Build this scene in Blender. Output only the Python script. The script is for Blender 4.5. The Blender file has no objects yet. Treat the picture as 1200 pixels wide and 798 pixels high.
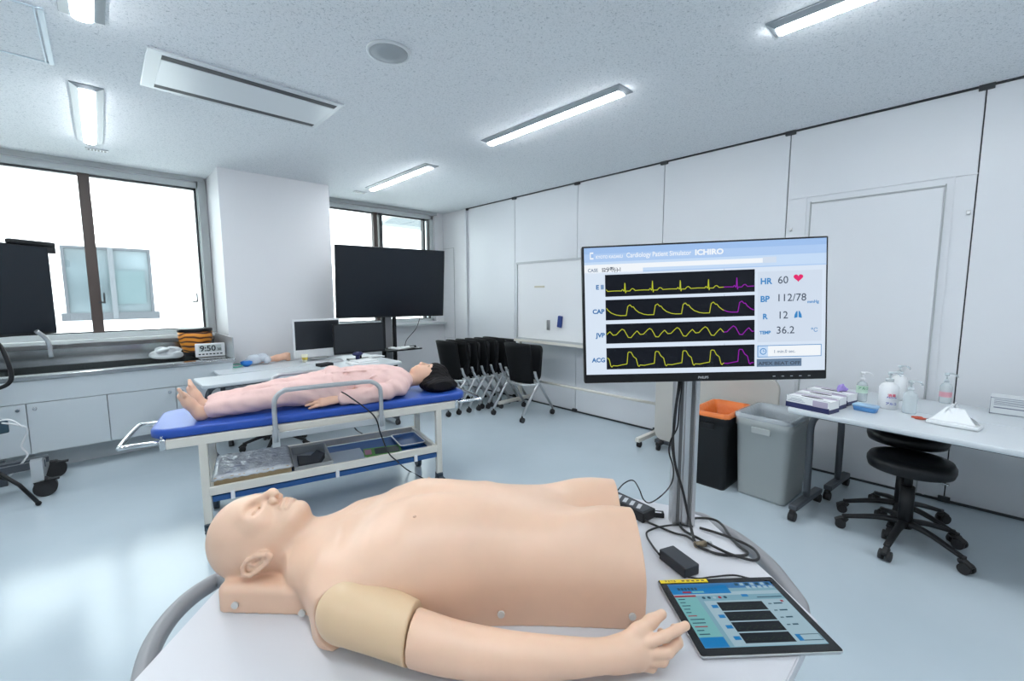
import bpy, bmesh, math, random
import numpy as np
from mathutils import Vector, Matrix, Euler
random.seed(7)
PI = math.pi
S = bpy.context.scene
C = bpy.context.collection

# ------------------------------------------------------------------ camera
HC = 1.42
F_PX = 509.86
PITCH, ROLL, YAW = .1051, -.0032, -.7551
def cam_axes():
    cy, sy = math.cos(YAW), math.sin(YAW); cp, sp = math.cos(PITCH), math.sin(PITCH)
    cr, sr = math.cos(ROLL), math.sin(ROLL)
    f = Vector((-sy*cp, cy*cp, -sp)); r = Vector((cy, sy, 0)); u = r.cross(f)
    return r*cr+u*sr, u*cr-r*sr, f
CR, CU, CF = cam_axes()
cd = bpy.data.cameras.new('camera'); cam = bpy.data.objects.new('camera', cd); C.objects.link(cam)
cd.sensor_width = 36; cd.lens = 36*F_PX/1200; cd.clip_start = .02; cd.clip_end = 200
m = Matrix((CR, CU, -CF)).transposed().to_4x4(); m.translation = (0, 0, HC); cam.matrix_world = m
S.camera = cam
def at(px, py, z, ax=2):
    """point where the photo's sight line meets the plane z (or x / y) = value"""
    d = CF + CR*((px-600)/F_PX) + CU*((399-py)/F_PX)
    k = (z-(HC if ax == 2 else 0))/d[ax]
    return Vector((d.x*k, d.y*k, d.z*k+HC))

# ------------------------------------------------------------------ view, world, exposure
S.view_settings.view_transform = 'Standard'; S.view_settings.look = 'None'
S.view_settings.gamma = 1; S.view_settings.use_curve_mapping = False
S.view_settings.exposure = 0.79
W = bpy.data.worlds.new('sky'); S.world = W; W.use_nodes = True
W.node_tree.nodes['Background'].inputs[0].default_value = (.94, .97, 1, 1)
W.node_tree.nodes['Background'].inputs[1].default_value = 3.9
LAMP = 32.0           # emission of the ceiling tubes

def tag(o, label=None, cat=None, group=None, kind=None):
    if label: o['label'] = label
    if cat: o['category'] = cat
    if group: o['group'] = group
    if kind: o['kind'] = kind
    return o
def portal(name, x0, x1, z0, z1, y):
    L = bpy.data.lights.new(name, 'AREA'); L.shape = 'RECTANGLE'; L.size = x1-x0; L.size_y = z1-z0
    L.cycles.is_portal = True
    o = bpy.data.objects.new(name, L); C.objects.link(o); o.location = ((x0+x1)/2, y, (z0+z1)/2)
    o.rotation_euler = (-PI/2, 0, 0)
portal('daylight_portal', -2.5, .92, 1.03, 2.65, 6.24)
portal('daylight_portal', 2.06, 3.95, 1.0, 2.65, 6.24)

# ------------------------------------------------------------------ materials
MATS = {}
def mat(name, col, rough=.5, metal=0, spec=.5, bump=None, var=None, coat=0, emit=None, trans=None, sss=0, vscale=6):
    if name in MATS: return MATS[name]
    M = bpy.data.materials.new(name); M.use_nodes = True; nt = M.node_tree; b = nt.nodes['Principled BSDF']
    b.inputs['Base Color'].default_value = (*col, 1); b.inputs['Roughness'].default_value = rough
    b.inputs['Metallic'].default_value = metal; b.inputs['Specular IOR Level'].default_value = spec
    if coat: b.inputs['Coat Weight'].default_value = coat; b.inputs['Coat Roughness'].default_value = .15
    tc = nt.nodes.new('ShaderNodeTexCoord')
    if var:
        n = nt.nodes.new('ShaderNodeTexNoise'); n.inputs['Scale'].default_value = vscale; n.inputs['Detail'].default_value = 4
        nt.links.new(tc.outputs['Object'], n.inputs['Vector'])
        r = nt.nodes.new('ShaderNodeValToRGB'); e = r.color_ramp.elements
        e[0].position = .35; e[1].position = .65
        e[0].color = (*[c*(1-var) for c in col], 1); e[1].color = (*[min(1, c*(1+var)) for c in col], 1)
        nt.links.new(n.outputs['Fac'], r.inputs['Fac']); nt.links.new(r.outputs['Color'], b.inputs['Base Color'])
    if bump:
        n = nt.nodes.new('ShaderNodeTexNoise'); n.inputs['Scale'].default_value = bump[0]; n.inputs['Detail'].default_value = 3
        nt.links.new(tc.outputs['Object'], n.inputs['Vector'])
        bp = nt.nodes.new('ShaderNodeBump'); bp.inputs['Strength'].default_value = bump[1]; bp.inputs['Distance'].default_value = bump[2] if len(bump) > 2 else .002
        nt.links.new(n.outputs['Fac'], bp.inputs['Height']); nt.links.new(bp.outputs['Normal'], b.inputs['Normal'])
    if emit:
        b.inputs['Emission Color'].default_value = (*emit[0], 1); b.inputs['Emission Strength'].default_value = emit[1]
    if sss:
        b.inputs['Subsurface Weight'].default_value = sss; b.inputs['Subsurface Radius'].default_value = (.02, .01, .006)
        b.inputs['Subsurface Scale'].default_value = .5
    if trans:
        t = nt.nodes.new('ShaderNodeBsdfTransparent'); t.inputs[0].default_value = (*trans[1], 1)
        mx = nt.nodes.new('ShaderNodeMixShader'); mx.inputs[0].default_value = trans[0]
        nt.links.new(b.outputs[0], mx.inputs[1]); nt.links.new(t.outputs[0], mx.inputs[2])
        nt.links.new(mx.outputs[0], nt.nodes['Material Output'].inputs['Surface'])
    MATS[name] = M
    return M
def emat(name, col, s=1.0):
    """face of a lit screen"""
    return mat(name, tuple(c*.02 for c in col), .3, spec=.2, emit=(col, s*.54))

def ceiling_mat():
    M = mat('ceiling_board', (.80, .85, .88), .9, spec=.1); nt = M.node_tree; b = nt.nodes['Principled BSDF']
    tc = nt.nodes.new('ShaderNodeTexCoord')
    mp = nt.nodes.new('ShaderNodeMapping'); mp.inputs['Scale'].default_value = (1, 1, 1); mp.inputs['Rotation'].default_value = (0, 0, .5)
    nt.links.new(tc.outputs['Object'], mp.inputs[0])
    n = nt.nodes.new('ShaderNodeTexNoise'); n.inputs['Scale'].default_value = 110; n.inputs['Detail'].default_value = 2.5; n.inputs['Distortion'].default_value = 1.2
    nt.links.new(mp.outputs[0], n.inputs['Vector'])
    r = nt.nodes.new('ShaderNodeValToRGB'); e = r.color_ramp.elements
    e[0].position = .30; e[0].color = (.46, .51, .55, 1); e[1].position = .42; e[1].color = (.80, .835, .865, 1)
    k = e.new(.68); k.color = (.86, .89, .92, 1)
    nt.links.new(n.outputs['Fac'], r.inputs['Fac']); nt.links.new(r.outputs['Color'], b.inputs['Base Color'])
    bp = nt.nodes.new('ShaderNodeBump'); bp.inputs['Strength'].default_value = .5; bp.inputs['Distance'].default_value = .003
    nt.links.new(n.outputs['Fac'], bp.inputs['Height']); nt.links.new(bp.outputs['Normal'], b.inputs['Normal'])
    return M
def floor_mat():
    M = mat('floor_vinyl', (.335, .43, .48), .16, spec=.36); nt = M.node_tree; b = nt.nodes['Principled BSDF']
    tc = nt.nodes.new('ShaderNodeTexCoord')
    n = nt.nodes.new('ShaderNodeTexNoise'); n.inputs['Scale'].default_value = 1.3; n.inputs['Detail'].default_value = 5
    nt.links.new(tc.outputs['Object'], n.inputs['Vector'])
    r = nt.nodes.new('ShaderNodeValToRGB'); e = r.color_ramp.elements
    e[0].position = .3; e[0].color = (.45, .53, .585, 1); e[1].position = .7; e[1].color = (.49, .57, .625, 1)
    nt.links.new(n.outputs['Fac'], r.inputs['Fac']); nt.links.new(r.outputs['Color'], b.inputs['Base Color'])
    n2 = nt.nodes.new('ShaderNodeTexNoise'); n2.inputs['Scale'].default_value = 3.5; n2.inputs['Detail'].default_value = 2
    nt.links.new(tc.outputs['Object'], n2.inputs['Vector'])
    bp = nt.nodes.new('ShaderNodeBump'); bp.inputs['Strength'].default_value = .25; bp.inputs['Distance'].default_value = .006
    nt.links.new(n2.outputs['Fac'], bp.inputs['Height']); nt.links.new(bp.outputs['Normal'], b.inputs['Normal'])
    mr = nt.nodes.new('ShaderNodeMapRange'); mr.inputs[3].default_value = .10; mr.inputs[4].default_value = .24
    nt.links.new(n.outputs['Fac'], mr.inputs[0]); nt.links.new(mr.outputs[0], b.inputs['Roughness'])
    return M
def glass_mat():
    M = bpy.data.materials.new('window_glass'); M.use_nodes = True; nt = M.node_tree; nt.nodes.clear()
    o = nt.nodes.new('ShaderNodeOutputMaterial'); t = nt.nodes.new('ShaderNodeBsdfTransparent'); g = nt.nodes.new('ShaderNodeBsdfGlossy')
    t.inputs[0].default_value = (.93, .98, .97, 1); g.inputs['Roughness'].default_value = .01
    fr = nt.nodes.new('ShaderNodeFresnel'); fr.inputs[0].default_value = 1.45; mx = nt.nodes.new('ShaderNodeMixShader')
    nt.links.new(fr.outputs[0], mx.inputs[0]); nt.links.new(t.outputs[0], mx.inputs[1]); nt.links.new(g.outputs[0], mx.inputs[2])
    nt.links.new(mx.outputs[0], o.inputs[0]); return M
CEIL = ceiling_mat(); FLOOR = floor_mat(); GLASS = glass_mat()
WALL = mat('wall_paint', (.745, .755, .78), .55, spec=.3, bump=(60, .08))
PANEL = mat('partition_steel', (.715, .74, .775), .32, spec=.4, var=.015, vscale=1)
SEAM = mat('seam_dark', (.035, .04, .045), .6)
TRIMG = mat('trim_grey', (.42, .45, .46), .5)
WFRAME = mat('window_aluminium', (.62, .67, .68), .4)
SASH = mat('sash_dark', (.05, .055, .06), .4)
MULL = mat('mullion_brown', (.085, .062, .055), .5)
CAB = mat('cabinet_laminate', (.58, .64, .68), .4, spec=.3)
STEEL = mat('stainless', (.42, .44, .45), .18, 1, bump=(40, .05))
CHROME = mat('chrome_tube', (.62, .64, .66), .16, 1)
ALU = mat('brushed_aluminium', (.60, .61, .62), .35, .9)
SILV = mat('silver_paint', (.50, .52, .54), .32, .6)
CREAM = mat('cream_enamel', (.70, .68, .62), .35)
BLUE = mat('blue_vinyl', (.022, .085, .42), .42, spec=.4, bump=(120, .08))
BLUEP = mat('blue_tray', (.015, .09, .28), .4)
BLACKP = mat('black_plastic', (.008, .009, .011), .42, spec=.3)
BLACKF = mat('black_mesh_fabric', (.006, .007, .008), .75, spec=.2, bump=(400, .4))
BLACKG = mat('black_glass', (.010, .014, .020), .14, spec=.35)
BLACKL = mat('black_leatherette', (.007, .008, .010), .42, spec=.3)
RUB = mat('rubber', (.015, .015, .017), .6)
GREYT = mat('grey_tube', (.26, .265, .28), .38)
DKTUBE = mat('dark_grey_tube', (.07, .08, .095), .4, .2)
WHITET = mat('white_tabletop', (.60, .61, .645), .35, spec=.35)
DESKT = mat('desk_laminate', (.60, .645, .68), .35)
DESKE = mat('desk_edge', (.22, .245, .27), .5)
WHITEP = mat('white_plastic', (.78, .80, .82), .4)
SKIN = mat('simulator_skin', (.785, .53, .38), .42, spec=.55, var=.03, vscale=9, sss=.12)
SKINY = mat('simulator_arm_cap', (.70, .51, .32), .38, spec=.5, var=.02, vscale=7, sss=.1)
SKIND = mat('doll_skin', (.80, .50, .36), .42, spec=.35, var=.03, vscale=9, sss=.1)
PINK = mat('pink_cotton', (.86, .60, .56), .85, spec=.15, bump=(60, .3, .004))
HAIR = mat('black_hair', (.006, .005, .006), .6, spec=.2, bump=(160, .8, .004))
GRIM = mat('seam_shadow', (.22, .13, .08), .7)
OUTW = mat('facade_white', (.92, .93, .93), .8)
PAPER = mat('paper_white', (.82, .84, .85), .7)
CABLE = mat('black_cable', (.010, .011, .013), .4)

# ------------------------------------------------------------------ mesh builder
class MB:
    def __init__(s): s.bm = bmesh.new(); s.mi = 0; s.smooth_faces = []
    def _fin(s, faces, smooth=False):
        for f in faces: f.material_index = s.mi; f.smooth = smooth
    def box(s, c, d, rot=None, bev=0, seg=2, mtx=None):
        r = bmesh.ops.create_cube(s.bm, size=1); v = r['verts']
        M = Matrix.Translation(c) @ (Euler(rot).to_matrix().to_4x4() if rot else Matrix.Identity(4)) @ Matrix.Diagonal((*d, 1))
        if mtx: M = mtx @ M
        bmesh.ops.transform(s.bm, matrix=M, verts=v)
        fs = list({f for x in v for f in x.link_faces})
        s._fin(fs)
        if bev:
            es = list({e for x in v for e in x.link_edges})
            r = bmesh.ops.bevel(s.bm, geom=es, offset=bev, segments=seg, affect='EDGES', profile=.5)
            s._fin(r['faces'], True)
        return s
    def cyl(s, p, q, r, r2=None, seg=20, cap=True):
        p = Vector(p); q = Vector(q); d = q-p
        g = bmesh.ops.create_cone(s.bm, cap_ends=cap, segments=seg, radius1=r, radius2=r if r2 is None else r2, depth=d.length)
        M = Matrix.Translation((p+q)/2) @ d.to_track_quat('Z', 'Y').to_matrix().to_4x4()
        bmesh.ops.transform(s.bm, matrix=M, verts=g['verts'])
        for f in {f for x in g['verts'] for f in x.link_faces}:
            f.material_index = s.mi; f.smooth = len(f.verts) == 4
        return s
    def sph(s, c, r, sc=(1, 1, 1), seg=16, rot=None):
        g = bmesh.ops.create_uvsphere(s.bm, u_segments=seg, v_segments=max(6, seg//2+2), radius=r)
        M = Matrix.Translation(c) @ (Euler(rot).to_matrix().to_4x4() if rot else Matrix.Identity(4)) @ Matrix.Diagonal((*sc, 1))
        bmesh.ops.transform(s.bm, matrix=M, verts=g['verts'])
        s._fin({f for x in g['verts'] for f in x.link_faces}, True); return s
    def lathe(s, prof, c=(0, 0, 0), seg=32, sx=1, sy=1, cap=True, rot=None):
        R = Euler(rot).to_matrix() if rot else Matrix.Identity(3); c = Vector(c)
        rings = []
        for r, z in prof:
            rings.append([s.bm.verts.new(c + R @ Vector((r*sx*math.cos(2*PI*i/seg), r*sy*math.sin(2*PI*i/seg), z))) for i in range(seg)])
        fs = []
        for a, b in zip(rings, rings[1:]):
            for i in range(seg): fs.append(s.bm.faces.new((a[i], a[(i+1) % seg], b[(i+1) % seg], b[i])))
        s._fin(fs, True)
        if cap:
            s._fin([s.bm.faces.new(rings[0][::-1]), s.bm.faces.new(rings[-1])])
        return s
    def rrect_loft(s, secs, seg=5, cap0=True, cap1=True, smooth=True):
        """secs: list of (z, hx, hy, corner radius, cx, cy)"""
        rings = []
        for z, hx, hy, r, cx, cy in secs:
            ring = []
            for qx, qy, a0 in ((1, 1, 0), (-1, 1, PI/2), (-1, -1, PI), (1, -1, 1.5*PI)):
                for i in range(seg+1):
                    a = a0+PI/2*i/seg
                    ring.append(s.bm.verts.new((cx+qx*(hx-r)+r*math.cos(a), cy+qy*(hy-r)+r*math.sin(a), z)))
            rings.append(ring)
        fs = []; n = len(rings[0])
        for a, b in zip(rings, rings[1:]):
            for i in range(n): fs.append(s.bm.faces.new((a[i], a[(i+1) % n], b[(i+1) % n], b[i])))
        s._fin(fs, smooth)
        if cap0: s._fin([s.bm.faces.new(rings[0][::-1])])
        if cap1: s._fin([s.bm.faces.new(rings[-1])])
        return s
    def prism(s, pts, z0, z1, mtx=None, smooth=False):
        a = [s.bm.verts.new((x, y, z0)) for x, y in pts]; b = [s.bm.verts.new((x, y, z1)) for x, y in pts]; n = len(pts)
        fs = [s.bm.faces.new(a[::-1]), s.bm.faces.new(b)] + [s.bm.faces.new((a[i], a[(i+1) % n], b[(i+1) % n], b[i])) for i in range(n)]
        s._fin(fs, False)
        if smooth:
            for f in fs[2:]: f.smooth = True
        if mtx: bmesh.ops.transform(s.bm, matrix=mtx, verts=a+b)
        return s
    def poly(s, pts3):
        f = s.bm.faces.new([s.bm.verts.new(p) for p in pts3]); s._fin([f]); return s
    def tube(s, pts, r, seg=10, sub=6, sharp=False, cap=True, flat=1.0, rend=None):
        P = [Vector(p) for p in pts]
        if not sharp and len(P) > 2:
            Q = [P[0]*2-P[1]] + P + [P[-1]*2-P[-2]]; path = []
            for i in range(1, len(Q)-2):
                a, b, c, d = Q[i-1:i+3]
                for k in range(sub):
                    t = k/sub
                    path.append(.5*((2*b)+(c-a)*t+(2*a-5*b+4*c-d)*t*t+(-a+3*b-3*c+d)*t**3))
            path.append(P[-1])
        else: path = P
        rings = []; up = None
        for i, p in enumerate(path):
            d = (path[min(i+1, len(path)-1)]-path[max(i-1, 0)]).normalized()
            if up is None: up = Vector((0, 0, 1)) if abs(d.z) < .9 else Vector((1, 0, 0))
            x = d.cross(up)
            if x.length < 1e-4: x = d.orthogonal()
            x.normalize(); up = x.cross(d).normalized()
            rr = r if rend is None else r+(rend-r)*i/(len(path)-1)
            rings.append([s.bm.verts.new(p+x*rr*math.cos(2*PI*k/seg)+up*rr*flat*math.sin(2*PI*k/seg)) for k in range(seg)])
        fs = []
        for a, b in zip(rings, rings[1:]):
            for k in range(seg): fs.append(s.bm.faces.new((a[k], a[(k+1) % seg], b[(k+1) % seg], b[k])))
        s._fin(fs, True)
        if cap: s._fin([s.bm.faces.new(rings[0][::-1]), s.bm.faces.new(rings[-1])])
        return s
    def grid(s, fn, nu, nv, thick=0):
        v = [[s.bm.verts.new(fn(i/nu, j/nv)) for j in range(nv+1)] for i in range(nu+1)]
        fs = [s.bm.faces.new((v[i][j], v[i+1][j], v[i+1][j+1], v[i][j+1])) for i in range(nu) for j in range(nv)]
        s._fin(fs, True)
        if thick:
            bmesh.ops.recalc_face_normals(s.bm, faces=fs)
            bmesh.ops.solidify(s.bm, geom=fs, thickness=thick)
        return s
    def text(s, txt, size, mtx, align='LEFT', bold=0):
        cu = bpy.data.curves.new('t', 'FONT'); cu.body = txt; cu.size = size; cu.align_x = align; cu.offset = bold
        cu.resolution_u = 3
        o = bpy.data.objects.new('t', cu); C.objects.link(o)
        dg = bpy.context.evaluated_depsgraph_get(); dg.update()
        me = o.evaluated_get(dg).to_mesh()
        vs = [s.bm.verts.new(mtx @ v.co) for v in me.vertices]
        for pl in me.polygons:
            try: s._fin([s.bm.faces.new([vs[i] for i in pl.vertices])])
            except ValueError: pass
        o.evaluated_get(dg).to_mesh_clear(); bpy.data.objects.remove(o); bpy.data.curves.remove(cu)
        return s
    def build(s, name, mats, parent=None, loc=None, rotz=None):
        me = bpy.data.meshes.new(name)
        s.bm.to_mesh(me); s.bm.free()
        for mm in (mats if isinstance(mats, (list, tuple)) else [mats]): me.materials.append(mm)
        o = bpy.data.objects.new(name, me); C.objects.link(o)
        if parent: o.parent = parent
        if loc is not None: o.location = loc
        if rotz is not None: o.rotation_euler = (0, 0, rotz)
        return o
def fixn(mb): bmesh.ops.recalc_face_normals(mb.bm, faces=mb.bm.faces); return mb
def thing(name, label, cat, loc=(0, 0, 0), rotz=0, group=None):
    o = bpy.data.objects.new(name, None); C.objects.link(o); o.location = loc; o.rotation_euler = (0, 0, rotz)
    o.empty_display_size = .05
    return tag(o, label, cat, group)
def struct(name, mb, m, parent=None):
    o = mb.build(name, m, parent)
    if not parent: o['kind'] = 'structure'
    return o
def dup(root, loc, rotz, label=None):
    r = root.copy(); C.objects.link(r); r.location = loc; r.rotation_euler = (0, 0, rotz)
    if label: r['label'] = label
    for ch in list(root.children):
        c = ch.copy(); C.objects.link(c); c.parent = r
        for g in list(ch.children):
            d = g.copy(); C.objects.link(d); d.parent = c
    return r

# ------------------------------------------------------------------ implicit surfaces for bodies
class Field:
    def __init__(s, lo, hi, h):
        s.lo = np.array(lo, np.float32); s.h = h
        n = [int(math.ceil((b-a)/h))+1 for a, b in zip(lo, hi)]
        s.ax = [(s.lo[i]+h*np.arange(n[i])).astype(np.float32) for i in range(3)]
        s.f = np.full(n, .2, np.float32)
    def sl(s, lo, hi):
        out = []
        for i in range(3):
            a = max(0, int((lo[i]-s.lo[i])/s.h)); b = min(len(s.ax[i]), int((hi[i]-s.lo[i])/s.h)+2)
            out.append(slice(a, max(a, b)))
        return tuple(out)
    def grid(s, sl):
        return s.ax[0][sl[0]][:, None, None], s.ax[1][sl[1]][None, :, None], s.ax[2][sl[2]][None, None, :]
    def op(s, fn, lo, hi, k=0, mode='add'):
        pad = max(k, .01)+.01
        sl = s.sl([a-pad for a in lo], [a+pad for a in hi]); X, Y, Z = s.grid(sl)
        g = fn(X, Y, Z); f = s.f[sl]
        if mode == 'add': a, b, sg = f, g, 1
        else: a, b, sg = -f, g, -1           # subtract: max(f,-g)
        if k > 0:
            hh = np.maximum(k-np.abs(a-b), 0)/k; r = np.minimum(a, b)-hh*hh*k*.25
        else: r = np.minimum(a, b)
        s.f[sl] = r*sg
    def cap(s, p, q, r1, r2=None, k=.01, mode='add', sc=(1, 1, 1)):
        r2 = r1 if r2 is None else r2; p = np.array(p, float); q = np.array(q, float); R = max(r1, r2)
        d = q-p; dd = float(d@d)+1e-12
        def fn(X, Y, Z):
            x, y, z = X-p[0], Y-p[1], Z-p[2]
            t = np.clip((x*d[0]+y*d[1]+z*d[2])/dd, 0, 1)
            return (np.sqrt((x-t*d[0])**2+(y-t*d[1])**2+(z-t*d[2])**2)-(r1+(r2-r1)*t)).astype(np.float32)
        s.op(fn, np.minimum(p, q)-R, np.maximum(p, q)+R, k, mode)
    def chain(s, pts, k=.01, mode='add'):
        for (p, r), (q, r2) in zip(pts, pts[1:]): s.cap(p, q, r, r2, k, mode)
    def limb(s, pts, k=.002, sub=7):
        P = [np.array((*p, r), float) for p, r in pts]; Q = [2*P[0]-P[1]]+P+[2*P[-1]-P[-2]]; out = []
        for i in range(1, len(Q)-2):
            a, b, c, d = Q[i-1:i+3]
            for j in range(sub):
                t = j/sub; v = .5*(2*b+(c-a)*t+(2*a-5*b+4*c-d)*t*t+(3*b-a-3*c+d)*t**3); out.append((tuple(v[:3]), float(v[3])))
        out.append((tuple(P[-1][:3]), float(P[-1][3]))); s.chain(out, k)
    def ell(s, c, r, k=.01, mode='add', rot=None):
        R = np.array(Euler(rot).to_matrix()) if rot else np.eye(3); mr = max(r)
        def fn(X, Y, Z):
            x, y, z = X-c[0], Y-c[1], Z-c[2]
            a = (x*R[0, 0]+y*R[1, 0]+z*R[2, 0])/r[0]; b = (x*R[0, 1]+y*R[1, 1]+z*R[2, 1])/r[1]; e = (x*R[0, 2]+y*R[1, 2]+z*R[2, 2])/r[2]
            k0 = np.sqrt(a*a+b*b+e*e); k1 = np.sqrt((a/r[0])**2+(b/r[1])**2+(e/r[2])**2)
            return (k0*(k0-1)/np.maximum(k1, 1e-6)).astype(np.float32)
        s.op(fn, [c[i]-mr for i in range(3)], [c[i]+mr for i in range(3)], k, mode)
    def rbox(s, c, hd, r, k=.01, mode='add'):
        def fn(X, Y, Z):
            x = np.abs(X-c[0])-hd[0]+r; y = np.abs(Y-c[1])-hd[1]+r; z = np.abs(Z-c[2])-hd[2]+r
            o = np.sqrt(np.maximum(x, 0)**2+np.maximum(y, 0)**2+np.maximum(z, 0)**2)
            return (o+np.minimum(np.maximum(np.maximum(x, y), z), 0)-r).astype(np.float32)
        s.op(fn, [c[i]-hd[i] for i in range(3)], [c[i]+hd[i] for i in range(3)], k, mode)
    def mesh(s, name, m, parent=None, smooth_it=1):
        f = s.f; f[0], f[-1] = .1, .1; f[:, 0], f[:, -1] = .1, .1; f[:, :, 0], f[:, :, -1] = .1, .1
        ins = f < 0
        c = np.zeros([n-1 for n in f.shape], np.uint8)
        for i in (0, 1):
            for j in (0, 1):
                for k in (0, 1): c += ins[i:f.shape[0]-1+i, j:f.shape[1]-1+j, k:f.shape[2]-1+k]
        idx = np.argwhere((c > 0) & (c < 8)); n = len(idx)
        ids = np.full(c.shape, -1, np.int32); ids[idx[:, 0], idx[:, 1], idx[:, 2]] = np.arange(n)
        acc = np.zeros((n, 3)); cnt = np.zeros(n)
        cor = [(i, j, k) for i in (0, 1) for j in (0, 1) for k in (0, 1)]
        val = {q: f[idx[:, 0]+q[0], idx[:, 1]+q[1], idx[:, 2]+q[2]].astype(float) for q in cor}
        for q in cor:
            for a in range(3):
                if q[a]: continue
                w = list(q); w[a] = 1; w = tuple(w); va, vb = val[q], val[w]
                x = (va < 0) != (vb < 0); t = np.where(x, va/np.where(x, va-vb, 1), 0)
                pt = np.tile(np.array(q, float), (n, 1)); pt[:, a] = t
                acc[x] += pt[x]; cnt[x] += 1
        V = (idx+acc/cnt[:, None])*s.h+s.lo
        F = []
        for a in range(3):
            u, v = (a+1) % 3, (a+2) % 3
            sa = [slice(None)]*3; sb = [slice(None)]*3; sa[a] = slice(0, -1); sb[a] = slice(1, None)
            x = ins[tuple(sa)] != ins[tuple(sb)]; e = np.argwhere(x)
            e = e[(e[:, u] > 0) & (e[:, v] > 0) & (e[:, u] < f.shape[u]-1) & (e[:, v] < f.shape[v]-1)]
            neg = ins[e[:, 0], e[:, 1], e[:, 2]]
            def cell(du, dv):
                w = e.copy(); w[:, u] -= du; w[:, v] -= dv; return ids[w[:, 0], w[:, 1], w[:, 2]]
            q = np.stack([cell(1, 1), cell(0, 1), cell(0, 0), cell(1, 0)], 1)
            q[~neg] = q[~neg][:, ::-1]
            F.append(q)
        F = np.concatenate(F)
        for it in range(smooth_it):                       # light Laplacian smoothing
            A = np.zeros_like(V); N = np.zeros(n)
            for i in range(4):
                a, b = F[:, i], F[:, (i+1) % 4]
                for k in range(3): A[:, k] += np.bincount(a, V[b, k], n)+np.bincount(b, V[a, k], n)
                N += np.bincount(a, minlength=n)+np.bincount(b, minlength=n)
            V = V*.4+.6*A/np.maximum(N, 1)[:, None]
        me = bpy.data.meshes.new(name); me.vertices.add(n); me.vertices.foreach_set('co', V.astype(np.float32).ravel())
        me.loops.add(F.size); me.loops.foreach_set('vertex_index', F.astype(np.int32).ravel())
        me.polygons.add(len(F)); me.polygons.foreach_set('loop_start', (np.arange(len(F))*4).astype(np.int32))
        me.polygons.foreach_set('use_smooth', np.ones(len(F), bool))
        me.update(calc_edges=True); me.validate()
        me.materials.append(m)
        o = bpy.data.objects.new(name, me); C.objects.link(o)
        if parent: o.parent = parent
        return o

# ================================================================== SETTING
RX, WY, CH = 4.12, 5.98, 2.707
LX, BY = -3.0, -3.2
struct('floor', MB().box(((LX+RX)/2, (BY+6.2)/2, -.05), (RX-LX+.4, 6.2-BY+.4, .1)), FLOOR)
struct('ceiling', MB().box(((LX+RX)/2, (BY+6.2)/2, CH+.05), (RX-LX+.4, 6.2-BY+.4, .1)), CEIL)
struct('wall_left', MB().box((LX-.1, (BY+6.2)/2, CH/2), (.2, 6.2-BY, CH)), WALL)
struct('wall_back', MB().box(((LX+RX)/2, BY-.1, CH/2), (RX-LX+.4, .2, CH)), WALL)
# window wall (with two openings) and its column
mb = MB()
def wseg(x0, x1, z0, z1, y0=WY, y1=WY+.3): mb.box(((x0+x1)/2, (y0+y1)/2, (z0+z1)/2), (x1-x0, y1-y0, z1-z0))
wseg(LX, RX, 0, 1.0); wseg(LX, RX, 2.665, CH); wseg(LX, -2.5, 1.0, 2.665); wseg(.915, 2.06, 1.0, 2.665); wseg(3.95, RX, 1.0, 2.665)
struct('wall_window', mb, WALL)
struct('wall_column', MB().box(((.95+2.055)/2, (5.33+WY)/2, CH/2), (2.055-.95, WY-5.33+.002, CH)), WALL)
# windows: aluminium surround, dark sashes, glass
def window(name, x0, x1, z0, z1, mullions, seed):
    y = WY+.12
    fr = MB()
    for a, b, c, d in ((x0, x1, z1-.055, z1), (x0, x1, z0, z0+.05), (x0, x0+.05, z0, z1), (x1-.05, x1, z0, z1)):
        fr.box(((a+b)/2, y+.03, (c+d)/2), (b-a, .20, d-c))
    w = struct(name, fr, WFRAME)
    sa = MB()
    sa.box(((x0+x1)/2, y, z1-.065), (x1-x0-.1, .05, .022)); sa.box((x1-.060, y, (z0+z1)/2), (.020, .05, z1-z0-.1))
    sa.box((x0+.06, y, (z0+z1)/2), (.02, .05, z1-z0-.1)); sa.box(((x0+x1)/2, y, z0+.055), (x1-x0-.1, .05, .012))
    sa.build('sash', SASH, w)
    for mx, wd, mt in mullions:
        MB().box((mx, y-.01, (z0+z1)/2), (wd, .07, z1-z0-.10)).build('mullion', mt, w)
    MB().box(((x0+x1)/2, y+.02, (z0+z1)/2), (x1-x0-.1, .006, z1-z0-.1)).build('glass', GLASS, w)
    return w
w1 = window('window_1', -2.5, .915, 1.0, 2.665, [(-.035, .085, MULL), (-1.65, .085, MULL)], 1)
w2 = window('window_2', 2.06, 3.95, .99, 2.665, [(2.985, .06, MULL), (3.07, .05, SASH), (3.80, .035, SASH)], 2)
for x in (.03, .80):                                   # crescent handles on the sashes
    MB().box((x, WY+.075, 1.40), (.014, .02, .10)).box((x-.02, WY+.075, 1.355), (.05, .025, .018)).build('latch', SASH, w1)
struct('trim_1', MB().box((-.79, WY-.02, CH-.022), (3.42, .05, .044)).box((.905, WY-.012, 1.82), (.07, .03, 1.75)), TRIMG)
struct('trim_2', MB().box((3.01, WY-.02, CH-.022), (1.91, .05, .044)), TRIMG)
struct('trim_3', MB().box((-.79, WY-.05, .985), (3.42, .16, .03)).box((3.09, WY-.03, .965), (2.06, .12, .03)), WFRAME)
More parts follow.
